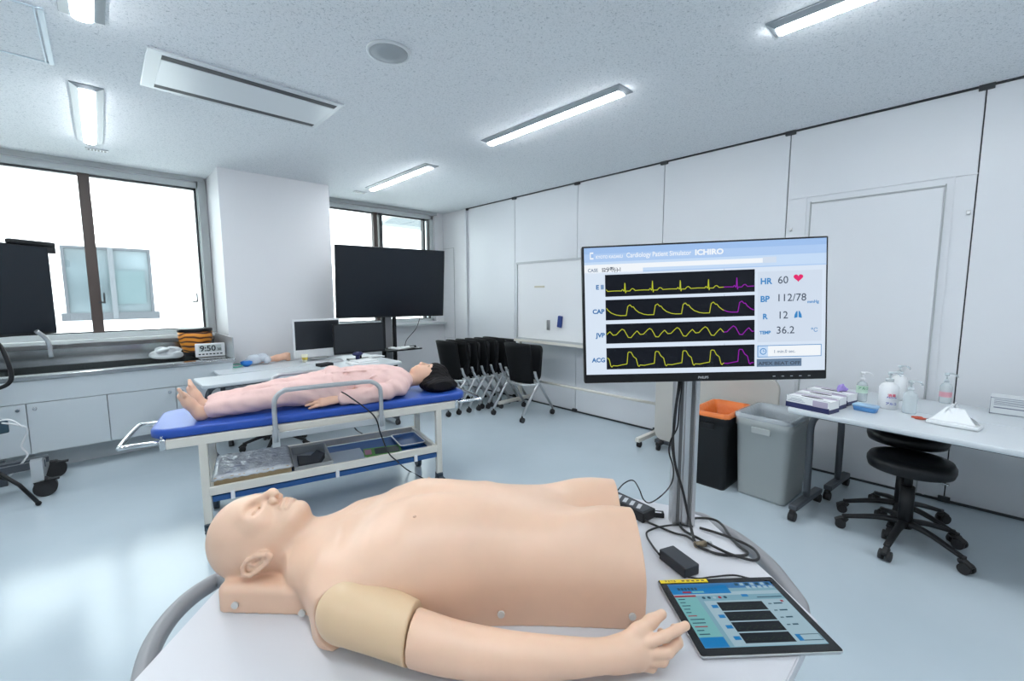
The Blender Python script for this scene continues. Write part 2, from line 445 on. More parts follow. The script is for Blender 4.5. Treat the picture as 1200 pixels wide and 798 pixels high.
# movable partition wall on the right
ys = [-3.2, -2.12, -1.06, .05, 1.108, 2.18, 3.248, 4.302, 5.342]
mb = MB(); mb.box((RX+.06, (BY+6.2)/2, CH/2), (.1, 6.2-BY, CH))
struct('wall_right', mb, SEAM)
mb = MB()
for a, b in zip(ys, ys[1:]):
    mb.box((RX+.005, (a+b)/2, CH/2), (.03, b-a-.007, CH-.024), bev=.002)
struct('trim_4', mb, PANEL)
mb = MB(); mb.box((RX-.006, 1.07, CH-.004), (.03, 8.55, .008)); mb.box((RX-.006, 1.07, .008), (.030, 8.55, .016))
for y in ys[3:]: mb.box((RX-.015, y, CH-.016), (.04, .07, .03)); mb.box((RX-.015, y, .02), (.04, .06, .035))
struct('trim_5', mb, SEAM)
struct('trim_6', MB().box((RX-.012, 5.36, CH/2), (.05, .03, CH)), PANEL)
struct('trim_7', MB().box((RX+.0, 5.83, CH/2), (.03, .88, CH)), WALL)
struct('trim_8', MB().box((RX-.018, 5.86, 1.44), (.008, .33, 1.42), bev=.002).box((RX-.024, 5.72, 1.45), (.008, .02, .03)), WALL)
mb = MB(); t = .006
for y0, y1, z1 in ((5.69, 6.03, 2.155),):
    mb.box((RX-.0165, 5.86, 2.153), (.006, .34, t)); mb.box((RX-.0165, 5.69, 1.44), (.006, t, 1.43)); mb.box((RX-.0165, 5.86, .727), (.006, .34, t))
struct('trim_9', mb, TRIMG)
# the pass door in the partition
mb = MB(); mb.box((RX-.012, .5665, 1.065), (.008, .739, 2.10), bev=.002)
dr = struct('door_1', mb, PANEL)
mb = MB()
for y in (.190, .942): mb.box((RX-.0145, y, 1.07), (.010, .007, 2.13))
mb.box((RX-.0145, .5665, 2.124), (.010, .76, .009))
mb.build('frame', TRIMG, dr)
mb = MB()
for y in (.155, .975): mb.box((RX-.014, y, 1.09), (.008, .012, 2.18))
mb.box((RX-.014, .57, 2.175), (.008, 1.04, .006)); mb.build('casing', PANEL, dr)
for y in (.075, 1.068): MB().cyl((RX-.045, y, 1.93), (RX-.012, y, 1.93), .007).box((RX-.014, y, 1.935), (.008, .022, .028), bev=.003).build('lock', ALU, dr)
struct('baseboard_column', MB().box((1.5, 5.325, .04), (1.12, .01, .08)), TRIMG)
# facade across the yard, seen through the windows
mb = MB()
mb.box((2, 13.2, 1.0), (34, .4, 16)); struct('wall_outside', mb, OUTW)
OG = mat('outside_glass', (.085, .108, .122), .15, spec=.5, var=.25, vscale=.8)
c0 = at(70, 290, 13.0, 1); c1 = at(182, 372, 13.0, 1)
ox0, ox1, oz0, oz1 = c0.x, c1.x, c1.z, at(176, 293, 13.0, 1).z
fr = MB()
for a, b, c, d in ((ox0, ox1, oz1-.05, oz1), (ox0-.08, ox1+.08, oz0-.02, oz0+.14), (ox0, ox0+.05, oz0+.14, oz1-.05), (ox1-.05, ox1, oz0+.14, oz1-.05)):
    fr.box(((a+b)/2, 12.97, (c+d)/2), (b-a, .12, d-c))
w3 = struct('window_3', fr, mat('outside_frame', (.04, .045, .055), .5))
MB().box(((ox0+ox1)/2, 12.99, (oz0+oz1)/2), (ox1-ox0-.1, .03, oz1-oz0)).build('pane', OG, w3)
mb = MB(); mb.box(((ox0*.47+ox1*.53), 12.94, (oz0+oz1)/2), (.09, .1, oz1-oz0)); mb.build('mullion', mat('outside_mullion', (.07, .078, .09), .5), w3)
mb = MB(); mb.box((ox0*.30+ox1*.70, 12.96, oz0*.55+oz1*.45), ((ox1-ox0)*.42, .02, (oz1-oz0)*.48)).build('blind', mat('outside_blind', (.05, .08, .09), .5), w3)
p0, p1, p2 = at(447, 262, 11.0, 1), at(475, 254, 11.0, 1), at(490, 262, 11.0, 1)
mb = MB(); mb.prism([(p0.x, p0.z), (p1.x-.1, p1.z+.14), (p2.x+.6, p2.z-.02), (p2.x+.6, p2.z-.12)], -.25, .25, Matrix.Translation((0, 11.1, 0)) @ Matrix.Rotation(PI/2, 4, 'X'))
struct('trim_10', mb, mat('outside_eave', (.10, .115, .125), .7))

# ================================================================== CEILING THINGS
TUBE = mat('lit_tube', (.9, .9, .9), .4, emit=((.95, .98, 1.0), LAMP))
FIX = mat('fixture_white', (.62, .66, .69), .35)
FIXH = mat('fixture_housing', (.30, .34, .37), .4)
def fixture(x, y, label):
    t = thing('ceiling_light', label, 'light', (x, y, CH), 0, 'ceiling batten lights')
    f = MB(); L, w = .67, .078
    f.box((0, 0, -.003), (2*w, 2*L, .006))
    for sx in (-1, 1):
        f.poly([(sx*w, -L, -.005), (sx*.04, -L+.03, -.022), (sx*.04, L-.03, -.022), (sx*w, L, -.005)][::sx])
    f.poly([(-w, -L, -.005), (-.04, -L+.03, -.022), (.04, -L+.03, -.022), (w, -L, -.005)][::-1]); f.poly([(-w, L, -.005), (-.04, L-.03, -.022), (.04, L-.03, -.022), (w, L, -.005)])
    f.build('housing', FIXH, t)
    b = MB(); pts = [(.036*math.cos(a), -.022-.014*math.sin(a)) for a in np.linspace(0, PI, 9)]
    b.prism([(x_, z_) for x_, z_ in pts], -L+.035, L-.035, Matrix(((1, 0, 0, 0), (0, 0, 1, 0), (0, 1, 0, 0), (0, 0, 0, 1))))
    b.build('diffuser', TUBE, t); return t
FL = [(2.495, .12, 'ceiling light nearest the partition door, top right of the photo'), (2.495, 2.27, 'ceiling light above the chairs and whiteboard, middle of the right row'),
      (2.495, 4.47, 'ceiling light in front of the far window, above the wide television'), (.035, 4.50, 'short looking ceiling light in front of the left window'),
      (.035, 2.27, 'ceiling light cut by the top left edge of the photo'), (2.495, -2.05, 'ceiling light behind the viewer near the partition'),
      (.035, .12, 'ceiling light right above the viewer'), (.035, -2.05, 'ceiling light behind the viewer in the middle row'),
      (-2.0, 4.50, 'ceiling light in the far left of the room'), (-2.0, .9, 'ceiling light in the near left of the room')]
for x, y, lb in FL: fixture(x, y, lb)
t = thing('air_conditioner', 'white recessed ceiling air conditioner with two long dark slots', 'air conditioner', (.785, 3.31, CH))
MB().box((0, 0, -.0065), (1.03, .56, .012), bev=.004).build('panel', FIX, t)
MB().box((.015, .215, -.012), (.93, .05, .006)).box((.015, -.215, -.012), (.93, .05, .006)).build('slot', mat('slot_dark', (.03, .035, .045), .6), t)
MB().box((.015, .0, -.0135), (.93, .372, .006), bev=.002).build('intake_cover', mat('intake', (.70, .74, .77), .35), t)
t = thing('ceiling_speaker', 'round grey ceiling speaker with perforated cover', 'speaker', (1.215, 2.24, CH))
MB().lathe([(.115, 0), (.115, -.008), (.100, -.010), (.098, -.004)], seg=40).build('ring', FIX, t)
MB().lathe([(.098, -.001), (.098, -.009), (.05, -.011), (.001, -.012)], seg=40).build('grille', mat('speaker_grille', (.36, .40, .43), .7, bump=(500, .5)), t)
def vent(x, y, lb):
    t = thing('ceiling_vent', lb, 'vent', (x, y, CH), 0, 'small slotted ceiling vents')
    MB().box((0, 0, -.004), (.15, .075, .008), bev=.002).build('frame', FIX, t)
    b = MB()
    for i in range(6): b.box((-.052+i*.021, 0, -.0085), (.014, .045, .003))
    b.build('slots', SASH, t)
vent(.075, 5.43, 'small slotted vent in the ceiling beyond the left window light'); vent(2.47, 5.40, 'small slotted vent in the ceiling near the far window')
t = thing('ceiling_hatch', 'square ceiling access hatch with a pale metal frame', 'hatch', (-.42, 3.30, CH))
b = MB()
for c, d in (((.32, 0, -.003), (.02, .66, .006)), ((-.32, 0, -.003), (.02, .66, .006)), ((0, .32, -.002), (.66, .008, .004)), ((0, -.32, -.003), (.66, .008, .006)), ((.298, 0, -.003), (.006, .64, .004))): b.box(c, d)
b.build('frame', mat('hatch_frame', (.55, .66, .74), .4), t)
MB().box((0, 0, -.0005), (.6, .6, .002)).build('panel', CEIL, t)

# ================================================================== SINK COUNTER AND CABINETS
FY = 5.0
def cabinet(x0, label):
    t = thing('base_cabinet', label, 'cabinet', (x0, FY, 0), 0, 'grey cabinets under the sink counter')
    w = .925
    MB().box((w/2, .48, .40), (w-.002, .92, .39)).build('body', CAB, t)
    MB().box((w/2, .0, .68), (w, .02, .175)).build('apron', CAB, t)
    MB().box((w/2, .22, .10), (w, .03, .2)).build('plinth', mat('plinth_grey', (.56, .61, .64), .5), t)
    for i in (0, 1):
        d = MB().box((w*(.25+.5*i), 0, .387), (w/2-.005, .02, .40), bev=.001).build('door', CAB, t)
        kx = w/2 + (-.045 if i == 0 else .045)
        k = MB().cyl((kx, -.01, .545), (kx, -.022, .545), .006).lathe([(.012, 0), (.014, .006), (.010, .012)], (kx, -.020, .545), 14, rot=(PI/2, 0, 0))
        k.build('knob', CHROME, t).parent = d
    return t
cabinet(-.02, 'grey base cabinet under the clock end of the sink counter')
cabinet(-.945, 'grey base cabinet under the middle of the sink counter')
cabinet(-1.87, 'grey base cabinet at the left end under the sink counter')
t = thing('sink_counter', 'long stainless steel sink counter under the left window', 'sink', (0, FY, 0))
b = MB(); X0, X1 = -1.9, .93
b.box(((X0+X1)/2, -.0, .785), (X1-X0, .045, .04), bev=.006)                                   # front lip
b.box(((X0+X1)/2, .055, .795), (X1-X0, .10, .012)); b.box(((X0+X1)/2, .80, .795), (X1-X0, .30, .012))
b.box((.80, .36, .795), (.26, .6, .012)); b.box((X0+.1, .36, .795), (.2, .6, .012))
b.build('worktop', STEEL, t)
b = MB(); b.box((-.45, .36, .62), (2.24, .50, .01)); b.box((-.45, .11, .71), (2.24, .008, .18)); b.box((-.45, .61, .71), (2.24, .008, .18)); b.box((.67, .36, .71), (.008, .5, .18)); b.box((-1.57, .36, .71), (.008, .5, .18))
b.build('basin', STEEL, t)
MB().box(((X0+X1)/2, .935, .86), (X1-X0, .02, .13), bev=.004).build('backsplash', STEEL, t)
MB().box((.915, .45, .90), (.012, .95, .22)).build('end_guard', mat('guard_grey', (.45, .49, .52), .3, .3), t)
# things on the counter
t = thing('patterned_pot', 'orange and black patterned pot at the window end of the sink counter', 'pot', (.70, 5.62, .802))
OR = mat('orange_stripes', (.72, .26, .03), .4); nt = OR.node_tree; w_ = nt.nodes.new('ShaderNodeTexWave'); w_.wave_type = 'BANDS'; w_.bands_direction = 'Z'
w_.inputs['Scale'].default_value = 7; w_.inputs['Distortion'].default_value = 6; w_.inputs['Detail'].default_value = 1; w_.inputs['Detail Scale'].default_value = .8
r_ = nt.nodes.new('ShaderNodeValToRGB'); r_.color_ramp.elements[0].color = (.10, .03, .015, 1); r_.color_ramp.elements[0].position = .22; r_.color_ramp.elements[1].color = (.80, .30, .03, 1); r_.color_ramp.elements[1].position = .42
tc_ = nt.nodes.new('ShaderNodeTexCoord'); nt.links.new(tc_.outputs['Object'], w_.inputs['Vector']); nt.links.new(w_.outputs['Fac'], r_.inputs['Fac']); nt.links.new(r_.outputs['Color'], nt.nodes['Principled BSDF'].inputs['Base Color'])
MB().lathe([(.085, 0), (.10, .01), (.128, .09), (.148, .18), (.150, .245), (.142, .25), (.138, .24), (.001, .23)], seg=36).build('bowl', OR, t)
MB().lathe([(.146, .243), (.153, .243), (.155, .268), (.150, .275), (.001, .275)], seg=36).build('rim', BLACKP, t)
MB().lathe([(.088, -.0), (.108, .001), (.114, .03), (.10, .04)], seg=30).build('base', BLACKP, t)
t = thing('digital_clock', 'white digital clock showing 9:50 at the end of the counter', 'clock', (.775, 5.30, .802), -.12)
MB().box((0, 0, .070), (.25, .03, .135), (.0, 0, 0), bev=.008).build('case', WHITEP, t)
LCD = mat('lcd_grey', (.52, .58, .58), .3); INK = mat('lcd_ink', (.03, .04, .05), .5)
FRX = lambda x, y, z: Matrix.Translation((x, y, z)) @ Matrix.Rotation(PI/2, 4, 'X')
b = MB(); b.box((0, -.016, .088), (.19, .003, .068)); b.mi = 1
b.text('9:50', .078, FRX(-.020, -.0185, .062), 'CENTER', .002); b.text('30', .034, FRX(.075, -.0185, .064), 'CENTER', .001)
for i in range(7): b.box((-.09+i*.030, -.016, .030), (.020, .003, .012))
b.build('display', [LCD, INK], t)
F = Field((-.16, -.12, -.005), (.16, .12, .17), .006); random.seed(3)
for i in range(14): F.ell((random.uniform(-.10, .10), random.uniform(-.06, .06), random.uniform(.03, .10)), (.055, .045, .022), .012, rot=(random.uniform(-.6, .6), random.uniform(-.6, .6), random.random()*3))
F.ell((0, 0, .03), (.13, .09, .03), .02); o = F.mesh('plastic_bag_pack', mat('clear_film_white', (.80, .85, .88), .2, trans=(.35, (1, 1, 1))), None, 1); o.location = (.44, 5.42, .802)
tag(o, 'clear plastic bag of white packs on the sink counter', 'bag')

# ================================================================== TABLES (flip-top folding desks)
def folding_desk(label, loc, rotz, L, Wd, group=None, h=.72):
    """local: front-left corner at origin, +x along the length, +y to the rear"""
    t = thing('folding_desk', label, 'desk', loc, rotz, group)
    b = MB(); b.rrect_loft([(h-.028, L/2-.003, Wd/2-.003, .03, L/2, Wd/2), (h-.022, L/2, Wd/2, .033, L/2, Wd/2), (h-.003, L/2, Wd/2, .033, L/2, Wd/2), (h, L/2-.003, Wd/2-.003, .03, L/2, Wd/2)])
    b.build('tabletop', DESKT, t)
    MB().box((L/2, Wd/2, h-.04), (L-.24, Wd-.16, .02)).build('apron', DKTUBE, t)
    for x in (.06, L-.06):
        sg = 1 if x < L/2 else -1; b = MB()
        b.tube([(x+sg*.20, Wd/2, h-.045), (x+sg*.10, Wd/2, h-.047), (x+sg*.03, Wd/2, h-.075), (x, Wd/2, h-.15), (x, Wd/2, h-.30), (x, Wd/2, .09)], .021, seg=12)
        b.box((x, Wd/2, .085), (.05, Wd*.86, .035), bev=.008)
        g = b.build('leg_frame', DKTUBE, t)
        for y in (Wd*.08, Wd*.92):
            MB().cyl((x-.018, y, .028), (x+.018, y, .028), .028, seg=20).box((x, y, .058), (.03, .04, .03), bev=.006).build('caster', RUB, g)
    return t
# right-hand pair along the partition; axis runs away along -y
ra = math.atan2(-.994, -.11)
folding_desk('grey folding desk on casters beside the partition, front one of the right pair', (3.03, .755, 0), ra, 1.8, .50, 'desks along the partition')
D2 = Vector((3.03, .755, 0)) + Vector((.994, -.11, 0))*.505
folding_desk('grey folding desk pushed behind the front right desk against the partition', tuple(D2 + Vector((.0, -.03, 0))), ra, 1.8, .45, 'desks along the partition')
folding_desk('grey folding desk standing right behind the blue examination bed', (.545, 4.19, 0), .02, 1.8, .45, 'desks below the column', .70)
folding_desk('grey folding desk beside the column carrying the arm model and monitors', (.74, 4.70, 0), .0, 1.60, .45, 'desks below the column', .70)

# ================================================================== STOOLS
def stool(label, loc, rotz, h):
    t = thing('round_stool', label, 'stool', loc, rotz, 'black wheeled stools')
    MB().lathe([(.001, h-.085), (.15, h-.085), (.183, h-.075), (.19, h-.05), (.19, h-.03), (.178, h-.008), (.14, h), (.001, h+.002)], seg=44).build('seat', BLACKL, t)
    MB().cyl((0, 0, .10), (0, 0, .34), .035, .032).cyl((0, 0, .34), (0, 0, h-.085), .02).lathe([(.05, h-.11), (.07, h-.086)], seg=20).build('gas_column', BLACKP, t)
    MB().tube([(.03, 0, h-.105), (.12, .05, h-.11), (.15, .06, h-.115)], .006).build('lever', CHROME, t)
    for i in range(5):
        a = 2*PI*i/5; c, s_ = math.cos(a), math.sin(a)
        l = MB().tube([(c*.02, s_*.02, .13), (c*.12, s_*.12, .12), (c*.27, s_*.27, .075)], .024, flat=.75, rend=.016).cyl((c*.27, s_*.27, .05), (c*.27, s_*.27, .085), .012).build('leg', BLACKP, t)
        nx, ny = -s_, c
        k = MB()
        for sg in (-1, 1): k.cyl((c*.285+nx*sg*.008, s_*.285+ny*sg*.008, .028), (c*.285+nx*sg*.026, s_*.285+ny*sg*.026, .028), .027, seg=18)
        k.tube([(c*.255, s_*.255, .05), (c*.275, s_*.275, .062), (c*.31, s_*.31, .04)], .014)
        k.build('caster', RUB, l)
    return t
stool('black round stool pulled out in front of the right desk', (3.235, .185, 0), math.atan2(-.23, -.12), .515)
stool('black round stool tucked under the right desk behind the other stool', (3.50, .225, 0), .55, .60)
stool('black wheeled stool tucked under the desk behind the bed', (1.12, 4.42, 0), .4, .48)

# ================================================================== BINS
def bin_(name, label, loc, rotz, bx, by, h, mt, liner, lname, bag):
    t = thing(name, label, 'bin', loc, rotz)
    hx, hy = bx/2, by/2
    b = MB(); b.rrect_loft([(0, hx*.84, hy*.84, .03, 0, 0), (.02, hx*.86, hy*.86, .035, 0, 0), (h-.08, hx*.96, hy*.96, .04, 0, 0), (h-.075, hx, hy, .045, 0, 0), (h, hx, hy, .045, 0, 0), (h, hx-.01, hy-.01, .04, 0, 0), (h-.06, hx*.93, hy*.93, .04, 0, 0), (.03, hx*.8, hy*.8, .03, 0, 0)])
    b.build('body', mt, t)
    for q in (-hx-.004, hx+.004): MB().box((q, 0, h-.09), (.012, by*.34, .045), bev=.005).build('handle', mt, t)
    b = MB(); random.seed(len(label))
    b.rrect_loft([(h-.022, hx+.006, hy+.006, .045, 0, 0), (h+.006, hx+.007, hy+.007, .045, 0, 0), (h+.009, hx-.013, hy-.013, .04, 0, 0), (h-.05, hx-.034, hy-.034, .035, 0, 0), (h-.22, hx*.78, hy*.74, .04, 0, 0), (h-.30, hx*.5, hy*.4, .03, 0, 0)], cap0=False, seg=8)
    for v in b.bm.verts:
        if v.co.z < h-.1: v.co += Vector((random.uniform(-1, 1)*.009, random.uniform(-1, 1)*.009, random.uniform(-1, 1)*.006))
        else: v.co += Vector((0, 0, random.uniform(0, .004)))
    b.build(lname, liner, t)
    return t
bin_('waste_bin', 'black rectangular waste bin with an orange liner', (3.37, 1.268, 0), 0, .46, .28, .56, BLACKP, mat('orange_bag', (.85, .22, .05), .35, bump=(25, .8, .01), trans=(.12, (1, .6, .4))), 'liner', 1)
bin_('waste_bin', 'light grey rectangular waste bin with a clear liner beside the desk', (3.42, .922, 0), -.06, .44, .36, .58, mat('grey_bin', (.40, .43, .43), .45), mat('clear_bag', (.55, .60, .64), .2, bump=(25, .8, .01), trans=(.5, (.95, .97, 1))), 'liner', 2)

# ================================================================== WHITEBOARD and folded panel
t = thing('whiteboard', 'white mobile whiteboard with a pen tray in front of the partition', 'whiteboard', (3.87, 3.02, 0), 0)
MB().box((0, 0, 1.34), (.02, 1.94, .93), bev=.003).build('board', mat('whiteboard_face', (.80, .82, .84), .18, coat=.3), t)
b = MB()
for y, z, dy, dz in ((0, 1.81, 1.98, .025), (0, .87, 1.98, .025), (-.985, 1.34, .022, .96), (.985, 1.34, .022, .96)): b.box((0, y, z), (.034, dy, dz))
b.build('frame', mat('wb_frame', (.50, .53, .55), .35, .4), t)
MB().box((-.05, 0, .845), (.10, 1.9, .016), bev=.003).box((-.098, 0, .855), (.006, 1.9, .03)).build('pen_tray', CREAM, t)
for sy in (-.965, .965):
    l = MB().box((.02, sy, .75), (.04, .035, 1.42)).box((-.04, sy, .075), (.62, .045, .04), bev=.006).build('leg', CREAM, t)
    for x in (-.31, .23): MB().cyl((x, sy-.014, .028), (x, sy+.014, .028), .028).box((x, sy, .055), (.02, .02, .03)).build('caster', RUB, l)
MB().cyl((0.02, -.96, .35), (.02, .96, .35), .014).build('crossbar', CREAM, t)
e_ = at(656, 377, 3.84, 0)
tag(MB().box((0, 0, 0), (.035, .055, .135), (.12, 0, 0), bev=.008).build('board_eraser', mat('blue_eraser', (.02, .05, .22), .5), loc=(3.842, e_.y, e_.z)), 'dark blue eraser stuck on the whiteboard', 'eraser')
e_ = at(642, 381, 3.845, 0)
tag(MB().box((0, 0, 0), (.012, .045, .12), bev=.003).cyl((-.008, -.012, -.055), (-.008, -.012, .05), .006).cyl((-.008, .012, -.055), (-.008, .012, .05), .006).build('marker_holder', [GREYT], loc=(3.853, e_.y, e_.z)), 'small marker holder with two pens left of the blue eraser', 'pen holder')
e_ = at(632, 336, 3.855, 0)
tag(MB().box((0, 0, 0), (.006, .16, .022)).build('magnet_label', mat('tape_beige', (.55, .52, .42), .6), loc=(3.857, e_.y, e_.z)), 'narrow beige label strip on the upper whiteboard', 'label')
t = thing('folded_panel', 'beige rounded panel standing on casters behind the two bins', 'panel', (3.70, 1.47, 0), 0)
b = MB(); b.rrect_loft([(-.02, .50, .345, .08, 0, 0), (.02, .50, .345, .08, 0, 0)], seg=8)
bmesh.ops.transform(b.bm, matrix=Matrix.Translation((0, 0, .425)) @ Matrix.Rotation(PI/2, 4, 'Z') @ Matrix.Rotation(PI/2, 4, 'X'), verts=b.bm.verts)
b.build('board', mat('beige_board', (.50, .49, .46), .5), t)
MB().box((.03, 0, .40), (.03, .86, .62)).box((.0, 0, .06), (.06, .98, .03)).build('frame', DKTUBE, t)
for y in (-.42, .42): MB().box((.04, y, .06), (.30, .04, .03), bev=.006).cyl((-.09, y-.012, .026), (-.09, y+.012, .026), .026).cyl((.17, y-.012, .026), (.17, y+.012, .026), .026).build('foot', RUB, t)

# ================================================================== NESTING CHAIRS
def nesting_chair(label, loc, rotz):
    t = thing('nesting_chair', label, 'chair', loc, rotz, 'black nesting chairs by the whiteboard')
    # faces local +x, back towards -x
    def back(u, v):
        y = (u-.5)*.40; z = .40+.46*v
        x = .0-.085*v - .045*(1-(2*u-1)**2) + .03*math.sin(v*PI)*0
        w = 1-.10*(1-v)
        if v > .97: z += .012*(1-(2*u-1)**2)
        return (x, y*w, z)
    b = MB().grid(back, 14, 10, .022); fixn(b); b.build('backrest', BLACKF, t)
    MB().box((-.100, 0, .63), (.012, .035, .014)).build('badge', WHITEP, t)
    b = MB(); b.rrect_loft([(-.02, .19, .195, .05, 0, 0), (.0, .205, .21, .055, 0, 0), (.025, .195, .20, .05, 0, 0)])
    bmesh.ops.transform(b.bm, matrix=Matrix.Translation((.10, 0, .63)) @ Matrix.Rotation(math.radians(-84), 4, 'Y'), verts=b.bm.verts)
    b.build('seat', BLACKP, t)
    for sy in (-1, 1):
        y = sy*.235
        l = MB().tube([(-.03, y*.96, .50), (.0, y, .44), (.265, y*1.02, .075)], .015, seg=10, sharp=True).build('front_leg', SILV, t)
        MB().cyl((.265, y-.016, .03), (.265, y+.016, .03), .03).cyl((.265, y, .03), (.265, y, .08), .01).build('caster', RUB, l)
        l = MB().tube([(.06, y, .43), (-.0, y, .40), (-.255, y*1.0, .075)], .015, seg=10, sharp=True).build('rear_leg', SILV, t)
        MB().cyl((-.255, y-.016, .03), (-.255, y+.016, .03), .03).cyl((-.255, y, .03), (-.255, y, .08), .01).build('caster', RUB, l)
        MB().tube([(-.05, y, .55), (-.01, y, .45), (.03, y, .40)], .02, seg=8, flat=.6).build('bracket', SILV, t)
    MB().tube([(-.02, -.235, .40), (-.09, -.12, .385), (-.09, .12, .385), (-.02, .235, .40)], .013).build('crossbar', SILV, t)
    return t
nc = nesting_chair('black nesting chair standing alone in front of the whiteboard', (3.56, 3.60, 0), .03)
lab = ['black nesting chair at the bed end of the nested row, its back fully seen', 'second black nesting chair from the bed end of the nested row', 'third black nesting chair from the bed end of the nested row',
       'fourth black nesting chair from the bed end of the nested row', 'fifth black nesting chair from the bed end of the nested row', 'last black nesting chair of the nested row, nearest the partition']
for i in range(6): dup(nc, (3.11+.143*i, 4.37-.010*i, 0), .03, lab[i])

# ================================================================== BIG TELEVISION ON STAND
def tv_matrix(TL, TR, BL):
    TL, TR, BL = map(Vector, (TL, TR, BL)); w = TR-TL; h = TL-BL; x = w.normalized(); z = (h-x*h.dot(x)).normalized(); y = z.cross(x)
    M = Matrix((x, y, z)).transposed().to_4x4(); M.translation = (TL+TR)/2-h/2; return M, w.length, h.length
t = thing('television_on_stand', 'wide black television on a black stand in front of the far window', 'television', (2.60, 4.92, 0))
M, w, h = tv_matrix((1.920, 4.896, 1.98), (3.225, 4.679, 1.975), (1.947, 4.963, 1.153))
M.translation -= Vector((2.60, 4.92, 0))
b = MB().box((0, .03, 0), (w, .05, h), bev=.006, mtx=None); o = b.build('television', BLACKP, t); o.matrix_local = M
s_ = MB().box((0, .003, .004), (w-.022, .004, h-.028)).build('screen', BLACKG, o)
MB().box((0, .10, -.05), (.5, .10, .45), bev=.01).build('mount', BLACKP, o)
b = MB()
for x in (-.075, .075): b.box((x, .09, .63), (.035, .05, 1.2), bev=.004)
b.build('post', BLACKP, t)
MB().box((.0, .12, .62), (.10, .03, 1.1)).build('cable_cover', GREYT, t)
MB().box((.06, -.06, .755), (.46, .30, .018), bev=.004).build('shelf', BLACKP, t)
for x in (-.22, .30):
    l = MB().box((x, .0, .085), (.05, .62, .03), bev=.006).build('side_foot', BLACKP, t)
    for y in (-.28, .28): MB().cyl((x-.015, y, .035), (x+.015, y, .035), .035).build('caster', RUB, l)
MB().box((.04, .09, .085), (.54, .06, .035)).build('base', BLACKP, t)
sh = Vector((2.60, 4.92, .7645))
b = MB(); b.box((0, 0, .004), (.22, .16, .008), (0, 0, .3)); b.box((.09, -.02, .012), (.16, .10, .007), (0, 0, -.3)); b.box((-.10, .02, .012), (.08, .05, .02), (0, 0, .5), bev=.004)
tag(b.build('paper_pile', PAPER, loc=tuple(sh+Vector((.05, -.08, 0)))), 'small pile of papers on the television stand shelf', 'papers')
tag(MB().box((0, 0, .012), (.09, .035, .024), (0, 0, .3), bev=.004).build('remote_control', BLACKP, loc=tuple(sh+Vector((.22, -.10, 0)))), 'small black remote control at the right end of the shelf', 'remote')
tag(MB().tube([(2.93, 4.80, 1.16), (2.90, 4.86, 1.0), (2.80, 4.92, .86), (2.77, 4.93, .775)], .004).build('television_cable', CABLE), 'thin black cable hanging from the television to its shelf', 'cable')

# left television on cart
t = thing('television_cart', 'black television on a wheeled cart cut by the left edge', 'television', (-.70, 4.53, 0))
TR = at(60, 290, 4.93, 1); BR = at(68, 391, 4.93, 1); dx = Vector((-.72, -.69, 0))
R_ = Vector((-.262, 4.95, 0))
M, w, h = tv_matrix(Vector((-.262, 4.95, 1.80))+dx*1.25, (-.262, 4.95, 1.80), Vector((-.262, 4.95, 1.13))+dx*1.25)
M.translation -= Vector((-.70, 4.53, 0))
o = MB().box((0, .03, 0), (w, .05, h), bev=.006).build('television', BLACKP, t); o.matrix_local = M
MB().box((0, .003, .004), (w-.022, .004, h-.03)).build('screen', BLACKG, o)
MB().box((w/2-.10, .02, h/2+.018), (.30, .05, .035), bev=.01).box((w/2+.02, .03, h/2-.02), (.07, .05, .06), bev=.006).build('camera_bar', BLACKP, o)
b = MB(); b.box((w/2-.02, .03, h/2+.012), (.07, .04, .018)); b.build('bracket', WHITEP, o)
b = MB(); b.tube([(0, .1, 1.2), (0, .1, .12)], .03, sharp=True); b.tube([(.16, .0, 1.12), (.20, -.08, 1.05), (.22, -.1, .86), (.12, -.1, .80), (-.1, -.1, .80)], .013)
b.build('post', BLACKP, t)
MB().tube([(.33, .30, 1.16), (.38, .34, 1.08), (.39, .36, .95)], .015).build('arm', ALU, t)
b = MB(); b.box((.12, .14, .21), (.42, .06, .04), (0, 0, .1)); b.box((.12, .02, .21), (.40, .03, .05), (0, 0, .1)); b.build('base', DKTUBE, t)
MB().box((.07, .38, .10), (.04, .04, .2)).build('rear_foot', DKTUBE, t)
b = MB(); b.prism([(-.26, .115), (.26, .115), (.26, .14), (-.20, .27), (-.26, .27)], -.03, .03, Matrix.Translation((.285, .17, 0)) @ Matrix.Rotation(PI/2, 4, 'Z') @ Matrix.Rotation(PI/2, 4, 'X'))
b.build('side_foot', ALU, t)
for x, y in ((.315, -.06), (.345, .36)):
    MB().cyl((x, y-.03, .062), (x, y+.03, .062), .062, seg=28).cyl((x, y-.034, .062), (x, y+.034, .062), .03, seg=20).box((x-.02, y, .115), (.07, .05, .04), bev=.008).box((x+.04, y-.02, .118), (.07, .04, .010)).build('caster', RUB, t)
t = thing('tripod_stand', 'black tripod stand foot at the lower left edge', 'tripod', (-.64, 4.35, 0))
for i in range(3):
    a = -.05+2.09*i-.25; c, s_ = math.cos(a), math.sin(a)
    MB().tube([(0, 0, .34), (c*.16, s_*.16, .16), (c*.24, s_*.24, .018)], .012, sharp=True).sph((c*.24, s_*.24, .016), .016).build('leg', BLACKP, t)
MB().cyl((0, 0, .2), (0, 0, .75), .014).build('pole', BLACKP, t)
MB().tube([(0, 0, .26), (.11, -.02, .20)], .007, sharp=True).build('brace', BLACKP, t)
t = thing('instrument_box', 'small dark instrument box with white cables at the left edge', 'device', (-.62, 4.62, .47))
MB().box((0, 0, .04), (.14, .12, .09), (0, 0, .4), bev=.01).build('case', mat('teal_dark', (.03, .07, .10), .4), t)
